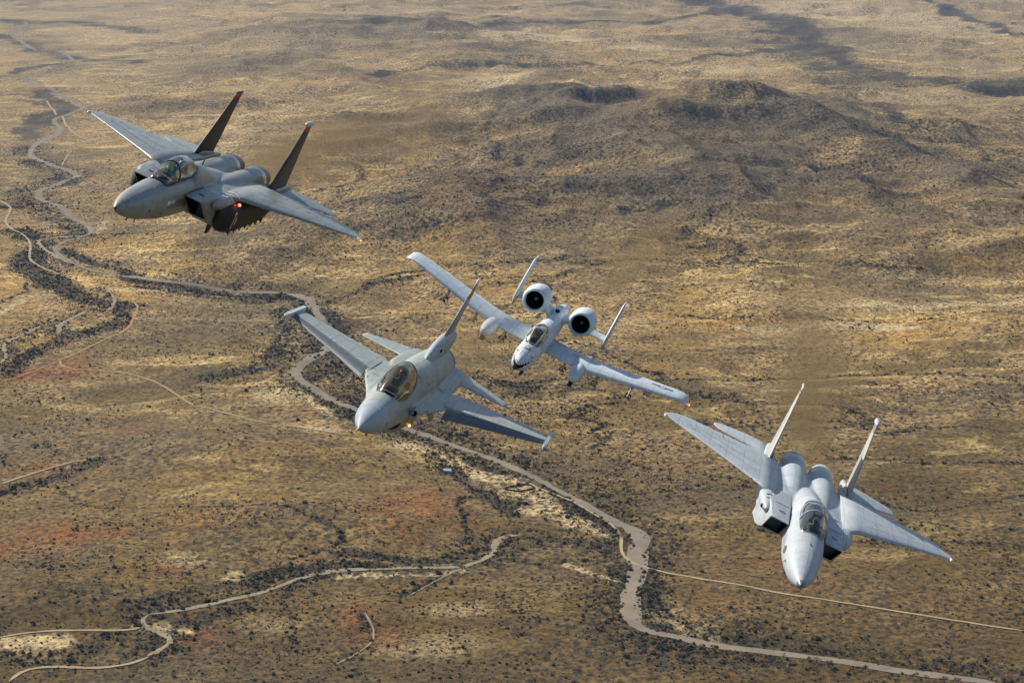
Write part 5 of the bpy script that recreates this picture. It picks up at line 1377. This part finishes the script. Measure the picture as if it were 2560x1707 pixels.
# the scrub: one uncountable mass, instanced on points
pm = bpy.data.meshes.new('desert_scrub'); pm.vertices.add(len(bx_))
pm.vertices.foreach_set('co', np.stack([bx_, by_, bz_-.05], 1).astype(np.float32).ravel())
a_ = pm.attributes.new('size', 'FLOAT', 'POINT'); a_.data.foreach_set('value', size.astype(np.float32))
a_ = pm.attributes.new('turn', 'FLOAT', 'POINT'); a_.data.foreach_set('value', rng.uniform(0, 6.28, len(bx_)).astype(np.float32))
scrub = bpy.data.objects.new('desert_scrub', pm); C.objects.link(scrub); tag(scrub, kind='stuff')
protos = []
pc = bpy.data.collections.new('scrub_shapes')
for i in range(6):
    o = bpy.data.objects.new('scrub_shape', bush_mesh(50+i, M_LEAF[i % 3])); pc.objects.link(o)
ng = bpy.data.node_groups.new('scatter', 'GeometryNodeTree')
ng.interface.new_socket('Geometry', in_out='INPUT', socket_type='NodeSocketGeometry'); ng.interface.new_socket('Geometry', in_out='OUTPUT', socket_type='NodeSocketGeometry')
gi = ng.nodes.new('NodeGroupInput'); go = ng.nodes.new('NodeGroupOutput')
iop = ng.nodes.new('GeometryNodeInstanceOnPoints'); ci = ng.nodes.new('GeometryNodeCollectionInfo')
ci.inputs['Collection'].default_value = pc; ci.inputs['Separate Children'].default_value = True; ci.inputs['Reset Children'].default_value = True
iop.inputs['Pick Instance'].default_value = True
s_ = ng.nodes.new('GeometryNodeInputNamedAttribute'); s_.data_type = 'FLOAT'; s_.inputs['Name'].default_value = 'size'
t_ = ng.nodes.new('GeometryNodeInputNamedAttribute'); t_.data_type = 'FLOAT'; t_.inputs['Name'].default_value = 'turn'
cx3 = ng.nodes.new('ShaderNodeCombineXYZ')
l_ = ng.links.new
l_(gi.outputs[0], iop.inputs['Points']); l_(ci.outputs[0], iop.inputs['Instance']); l_(s_.outputs['Attribute'], iop.inputs['Scale'])
l_(t_.outputs['Attribute'], cx3.inputs['Z']); l_(cx3.outputs[0], iop.inputs['Rotation']); l_(iop.outputs[0], go.inputs[0])
md = scrub.modifiers.new('scatter', 'NODES'); md.node_group = ng

# mesquite trees standing alone: along the river banks and about the ranch
def add_tree(kind, x, y, sc, rz, label, group):
    tr, cr = kind
    e = bpy.data.objects.new('mesquite_tree', None); C.objects.link(e)
    e.location = (x, y, float(sheet(x, y))); e.scale = (sc, sc, sc); e.rotation_euler = (0, 0, rz)
    tag(e, label, 'tree', group)
    for nm, me in (('trunk', tr), ('crown', cr)):
        o = bpy.data.objects.new(nm, me); C.objects.link(o); o.parent = e
    return e
KINDS = []
for i in range(6):
    tr, cr = tree_meshes(300+i); tr.materials.append(M_BARK); cr.materials.append([M_LEAF[0], M_LEAF[0], M_LEAF[1]][i % 3]); KINDS.append((tr, cr))
ranch = [(1165.6,1173,1.0),(1212,1171,1.15),(1218,1188,.9),(1205,1222,1.2),(1256,1214,.8),(1266,1203,.9),(1312,1196,1.1),(1330,1204,1.0),(1374,1229,1.1),(1265,1234,.9),(1303,1240,1.1),(1300,1252,1.0),(1270,1250,1.0),(1278,1262,1.1),(1378,1264,1.1),(1403,1258,1.1),(1410,1266,1.0),(1353,1284,1.0),(1364,1280,.9),(1322,1264,.8),(1244,1246,1.0),(1255,1262,.9),(1180,1162,.6),(1229,1178,.7),(1145,1163,.8),(1140,1160,.8)]
for u, v, s in ranch:
    x, y = hit(u, v+4)
    add_tree(random.choice(KINDS), x, y, s*1.25, random.uniform(0, 6.28), ('small grey-green mesquite on the edge of the cleared pale field' if u < 1235 else 'small grey-green mesquite beyond the corral towards the river' if v < 1225 else 'small grey-green mesquite on the pale ground in front of the corral'), 'mesquite trees about the ranch')
x, y = hit(1144, 1178); gtr, gcr = tree_meshes(399, 5.5, 1.0, 300); gtr.materials.append(M_BARK); gcr.materials.append(M_GREEN)
add_tree((gtr, gcr), x, y, 1.1, 0, 'dense dark green tree right beside the white ranch house', None)
nT = 0; g_ = np.random.default_rng(5)
cand = []
P, w, ws_ = RIV_W[1]
T_ = np.gradient(P, axis=0); T_ /= np.linalg.norm(T_, axis=1)[:, None]; Nn_ = np.stack([-T_[:, 1], T_[:, 0]], 1)
for i in range(len(P)):
    if P[i, 1] < 3300 and abs(P[i, 0]) < .29*P[i, 1]:
        for _ in range(3):
            s = g_.choice([-1, 1]); o = ws_[i]*.5+abs(g_.normal(0, 9))+2.0
            q = P[i]+Nn_[i]*s*o+g_.normal(0, 3, 2); cand.append((q[0], q[1]))
for P, w in WASH_W[1:4]:
    for q in P[::2]: cand.append(tuple(q+g_.normal(0, 1, 2)*w*1.1+w*.3))
cand = np.array(cand); dmin = np.full(len(cand), 1e9)
for P, w, ws_ in RIV_W: dmin = np.minimum(dmin, dist_line(cand[:, 0], cand[:, 1], P, w*3)-w*.30)
for P, w in WASH_W: dmin = np.minimum(dmin, dist_line(cand[:, 0], cand[:, 1], P, w*3)-w*.3)
cl_ = np.array([all(((x-q[0])/q[2])**2+((y-q[1])/q[3])**2 > 1.1 for q in CLEAR) for x, y in cand]); cand = cand[(dmin > 1) & cl_]; cand = cand[np.argsort(cand[:, 1]*(1+.5*g_.uniform(0, 1, len(cand))))][:265]
for x, y in cand:
    zc_ = float(sheet(x, y)); dv = np.array([x, y, zc_-H0]); uu = 1280+FPX*dv[0]/(dv@FWD); vv = 853.5+FPX*(dv@DOWN)/(dv@FWD)
    if uu > 1540 and vv < 1575: lb = 'dark mesquite on the bank of the wide straight river stretch beside the dirt road crossing'
    elif uu > 1540: lb = 'dark mesquite beside the narrow river stretch running out along the bottom right'
    elif uu > 1180 and vv < 1325: lb = 'dark mesquite on the bank of the diagonal river stretch past the corral'
    elif uu > 1180: lb = 'dark mesquite by the short pale hook-shaped sand wash in the lower middle'
    elif vv > 1380: lb = 'dark mesquite lining the thin sandy wash across the lower left'
    elif uu > 850: lb = 'dark mesquite on the river bank below the centre jet'
    else: lb = 'dark mesquite at the river bend left of the centre jet'
    add_tree(KINDS[g_.integers(0, 6)], float(x), float(y), float(g_.uniform(.7, 1.3)), float(g_.uniform(0, 6.28)), lb, 'mesquite trees lining the dry river')

# ------------------------------------------------------------------ ranch
def at(o, u, v, rz=0):
    x, y = hit(u, v); o.location = (x, y, float(sheet(x, y))-.1); o.rotation_euler = (0, 0, rz); return o
M_WALLW = plain('wall_white', (.72, .70, .62), .8); M_ROOFB = plain('roof_blue_grey', (.34, .40, .44), .7); M_WIN = plain('window_dark', (.03, .035, .04), .3)
M_BARNR = plain('shed_red', (.24, .035, .022), .8); M_WOOD = plain('rail_wood', (.06, .042, .032), .9)
def gable(x0, x1, y0, y1, z0, z1, ov=.4):
    ym = (y0+y1)/2; t = .12
    v = [(x0-ov, y0-ov, z0), (x1+ov, y0-ov, z0), (x1+ov, ym, z1), (x0-ov, ym, z1), (x0-ov, y1+ov, z0), (x1+ov, y1+ov, z0)]
    v += [(a, b, c-t) for a, b, c in v]
    f = [(0, 1, 2, 3), (3, 2, 5, 4), (7, 6, 9, 8), (8, 9, 10, 11), (0, 6, 7, 1), (1, 7, 8, 2), (2, 8, 11, 5), (5, 11, 10, 4), (4, 10, 9, 3), (3, 9, 6, 0)]
    return v, f
def house(u, v, rz, sx, sy, h, label, wing=False):
    e = bpy.data.objects.new('ranch_house', None); C.objects.link(e); at(e, u, v, rz); tag(e, label, 'house')
    w = MB(); w.add(*box(-sx/2, sx/2, -sy/2, sy/2, 0, h))
    w.add([(-sx/2, -sy/2, h), (-sx/2, sy/2, h), (-sx/2, 0, h+1.25), (sx/2, -sy/2, h), (sx/2, sy/2, h), (sx/2, 0, h+1.25)], [(0, 2, 1), (3, 4, 5)])
    w.build('wall', M_WALLW, e, smooth=False)
    r = MB(); r.add(*gable(-sx/2, sx/2, -sy/2, sy/2, h-.02, h+1.45)); ro = r.build('roof', M_ROOFB, e, smooth=False)
    c = MB(); c.add(*box(sx*.2, sx*.2+.6, .2, .8, h+.8, h+2.1)); c.build('chimney', M_WALLW, ro, smooth=False)
    for x in (-sx*.3, sx*.12, sx*.34):
        q = MB(); q.add(*box(x-.5, x+.5, -sy/2-.05, -sy/2+.02, 1.0, 2.1)); q.build('window', M_WIN, e, smooth=False)
    q = MB(); q.add(*box(-sx*.1-.45, -sx*.1+.45, -sy/2-.06, -sy/2+.02, .1, 2.1)); q.build('door', M_WOOD, e, smooth=False)
    if wing:
        w = MB(); w.add(*box(-sx/2-2.6, -sx/2-.02, -.4, sy/2+1.4, 0, h*.85)); w.build('annex_wall', M_WALLW, e, smooth=False)
        w = MB(); w.add(*box(-sx/2-2.9, -sx/2-.05, -.7, sy/2+1.7, h*.85, h*.85+.12)); w.build('annex_roof', M_ROOFB, e, smooth=False)
    return e
house(1121, 1181, -.35, 7.0, 5, 3.2, 'small white house with a pale blue-grey roof at the edge of the red scrub', True)
house(1361.6, 1124, .3, 4.6, 3.4, 2.2, 'tiny white cabin alone on the plain across the dry river')
e = bpy.data.objects.new('red_shed', None); C.objects.link(e); at(e, 1295, 1213, .15); tag(e, 'small dark red shed standing above the corral', 'shed')
w = MB(); w.add(*box(-1.7, 1.7, -1.3, 1.3, 0, 3.4)); w.build('wall', M_BARNR, e, smooth=False)
w = MB(); w.add(*gable(-1.7, 1.7, -1.3, 1.3, 3.4, 4.0, .2)); w.build('roof', plain('shed_roof', (.30, .24, .17), .8), e, smooth=False)
w = MB(); w.add(*box(-.5, .5, -1.36, -1.29, .1, 1.9)); w.build('door', M_WOOD, e, smooth=False)
def corral(pts, label):
    e = bpy.data.objects.new('corral_fence', None); C.objects.link(e); tag(e, label, 'fence')
    G = [hit(u, v) for u, v in pts]; x0, y0 = G[0]; z0 = float(sheet(x0, y0)); e.location = (x0, y0, z0)
    pos = MB(); ral = MB()
    for (ax, ay), (bx, by) in zip(G[:-1], G[1:]):
        Ld = math.hypot(bx-ax, by-ay); n = max(1, int(Ld/2.6)); p = [(ax+(bx-ax)*k/n-x0, ay+(by-ay)*k/n-y0) for k in range(n+1)]
        p = [(a, b, float(sheet(a+x0, b+y0))-z0) for a, b in p]
        for a in p: pos.add(*tube((a[0], a[1], a[2]-.3), (a[0], a[1], a[2]+1.9), .16, .14, 6))
        for a, b in zip(p[:-1], p[1:]):
            for hh in (.35, .75, 1.15, 1.55): ral.add(*tube((a[0], a[1], a[2]+hh), (b[0], b[1], b[2]+hh), .2, .2, 5))
    pos.build('post', M_WOOD, e, smooth=False)['kind'] = 'stuff'
    ral.build('rail', M_WOOD, e, smooth=False)['kind'] = 'stuff'
cr_ = lambda L: [(1080+.1467*a, 1120+.1467*b) for a, b in L]
corral(cr_([(1390, 655), (1500, 640), (1620, 612), (1765, 690), (1510, 745), (1390, 655)]), 'dark timber corral fence round the larger square pen')
corral(cr_([(1385, 655), (1240, 690), (1245, 712), (1350, 730), (1500, 747)]), 'low timber fence closing the narrow side pen at the left of the corral')

# ------------------------------------------------------------------ air
def volume(name, verts_faces, dens, col, aniso=0.3, noise=None, absorb=None):
    v, f = verts_faces
    m = bpy.data.materials.new(name+'_air'); m.use_nodes = True; nt = m.node_tree; L = nt.links.new
    nt.nodes.remove(nt.nodes['Principled BSDF'])
    pv = nt.nodes.new('ShaderNodeVolumePrincipled'); pv.inputs['Color'].default_value = (*col, 1); pv.inputs['Density'].default_value = dens; pv.inputs['Anisotropy'].default_value = aniso
    if absorb: pv.inputs['Absorption Color'].default_value = (*absorb, 1)
    if noise: noise(nt, pv)
    L(pv.outputs[0], nt.nodes['Material Output'].inputs['Volume'])
    o = put(name, mesh_from(name, v, f, False), m)
    return o
HAZE = True
if HAZE:
    hz = volume('haze', box(-95000, 95000, -1500, 91000, -160, 640), 1.9e-5, (.30, .54, 1.0), .0)
    tag(hz, kind='stuff')

def trail(root, x0, x1, y, z, r0, r1, dens, label):
    """brown exhaust smoke streaming aft of the nozzles: a widening closed plume, wispy inside and fading outwards"""
    M = root.matrix_world; c = M @ Vector((x0, y, z)); Mi = M.to_3x3().inverted()
    v, f = loft([ring(x0+(x1-x0)*t, r0+(r1-r0)*t**.8, r0+(r1-r0)*t**.8, r0+(r1-r0)*t**.8, z, y, 2, N=24) for t in [k/12 for k in range(13)]])
    v = [(a-x0, b-y, d-z) for a, b, d in v]; f = [tuple(reversed(q)) for q in f]
    def nz(nt, pv):
        L = nt.links.new; N = nt.nodes.new
        def mth(op, a, b=None):
            n = N('ShaderNodeMath'); n.operation = op
            for i, q in enumerate((a, b)):
                if q is None: continue
                if isinstance(q, (int, float)): n.inputs[i].default_value = q
                else: L(q, n.inputs[i])
            return n.outputs[0]
        tc = N('ShaderNodeTexCoord'); sp = N('ShaderNodeSeparateXYZ'); L(tc.outputs['Object'], sp.inputs[0])
        mp = N('ShaderNodeMapping'); mp.inputs['Scale'].default_value = (.10, .30, .30); mp.inputs['Location'].default_value = (abs(y)*3+abs(x1), 0, 0); L(tc.outputs['Object'], mp.inputs['Vector'])
        n = N('ShaderNodeTexNoise'); n.inputs['Scale'].default_value = 1.0; n.inputs['Detail'].default_value = 3; n.inputs['Distortion'].default_value = .8; L(mp.outputs[0], n.inputs['Vector'])
        r = N('ShaderNodeMapRange'); r.inputs[1].default_value = .36; r.inputs[2].default_value = .70; L(n.outputs['Fac'], r.inputs[0])
        t = mth('DIVIDE', mth('MULTIPLY', sp.outputs['X'], -1.0), x0-x1)
        rad = mth('SQRT', mth('ADD', mth('MULTIPLY', sp.outputs['Y'], sp.outputs['Y']), mth('MULTIPLY', sp.outputs['Z'], sp.outputs['Z'])))
        loc = mth('ADD', mth('MULTIPLY', mth('POWER', mth('MAXIMUM', t, 0.0), .8), r1-r0), r0)
        q = N('ShaderNodeMapRange'); q.interpolation_type = 'SMOOTHSTEP'; q.inputs[1].default_value = -.2; q.inputs[2].default_value = .98; q.inputs[3].default_value = 1; q.inputs[4].default_value = 0
        L(mth('DIVIDE', rad, loc), q.inputs[0])
        e = N('ShaderNodeMapRange'); e.inputs[1].default_value = 0; e.inputs[2].default_value = 1; e.inputs[3].default_value = 1; e.inputs[4].default_value = 0; L(t, e.inputs[0])
        d = mth('MULTIPLY', mth('MULTIPLY', r.outputs[0], q.outputs[0]), mth('MULTIPLY', mth('MULTIPLY', e.outputs[0], e.outputs[0]), dens))
        L(d, pv.inputs['Density'])
    o = volume('exhaust_smoke', (v, f), dens, (.38, .27, .15), .2, nz)
    o.matrix_world = Matrix.Translation(c) @ M.to_3x3().to_4x4()
    tag(o, label, kind='stuff')
    return o
trail(jetE, -17.3, -80, 0, .1, 1.4, 6.0 , .45, 'brown exhaust smoke trailing behind the dark grey jet')
trail(jetC, -17.3, -90, 0, .1, 1.3, 6.0 , .45, 'brown exhaust smoke trailing behind the lower right jet')
trail(jetF, -15.0, -34, 0, .1, .8, 2.4 , .55, 'brown exhaust smoke trailing behind the centre jet')
trail(jetA, -12.2, -80, 1.46, 1.1, .6, 3.6 , .40, 'brown exhaust smoke trailing behind the attack jet')
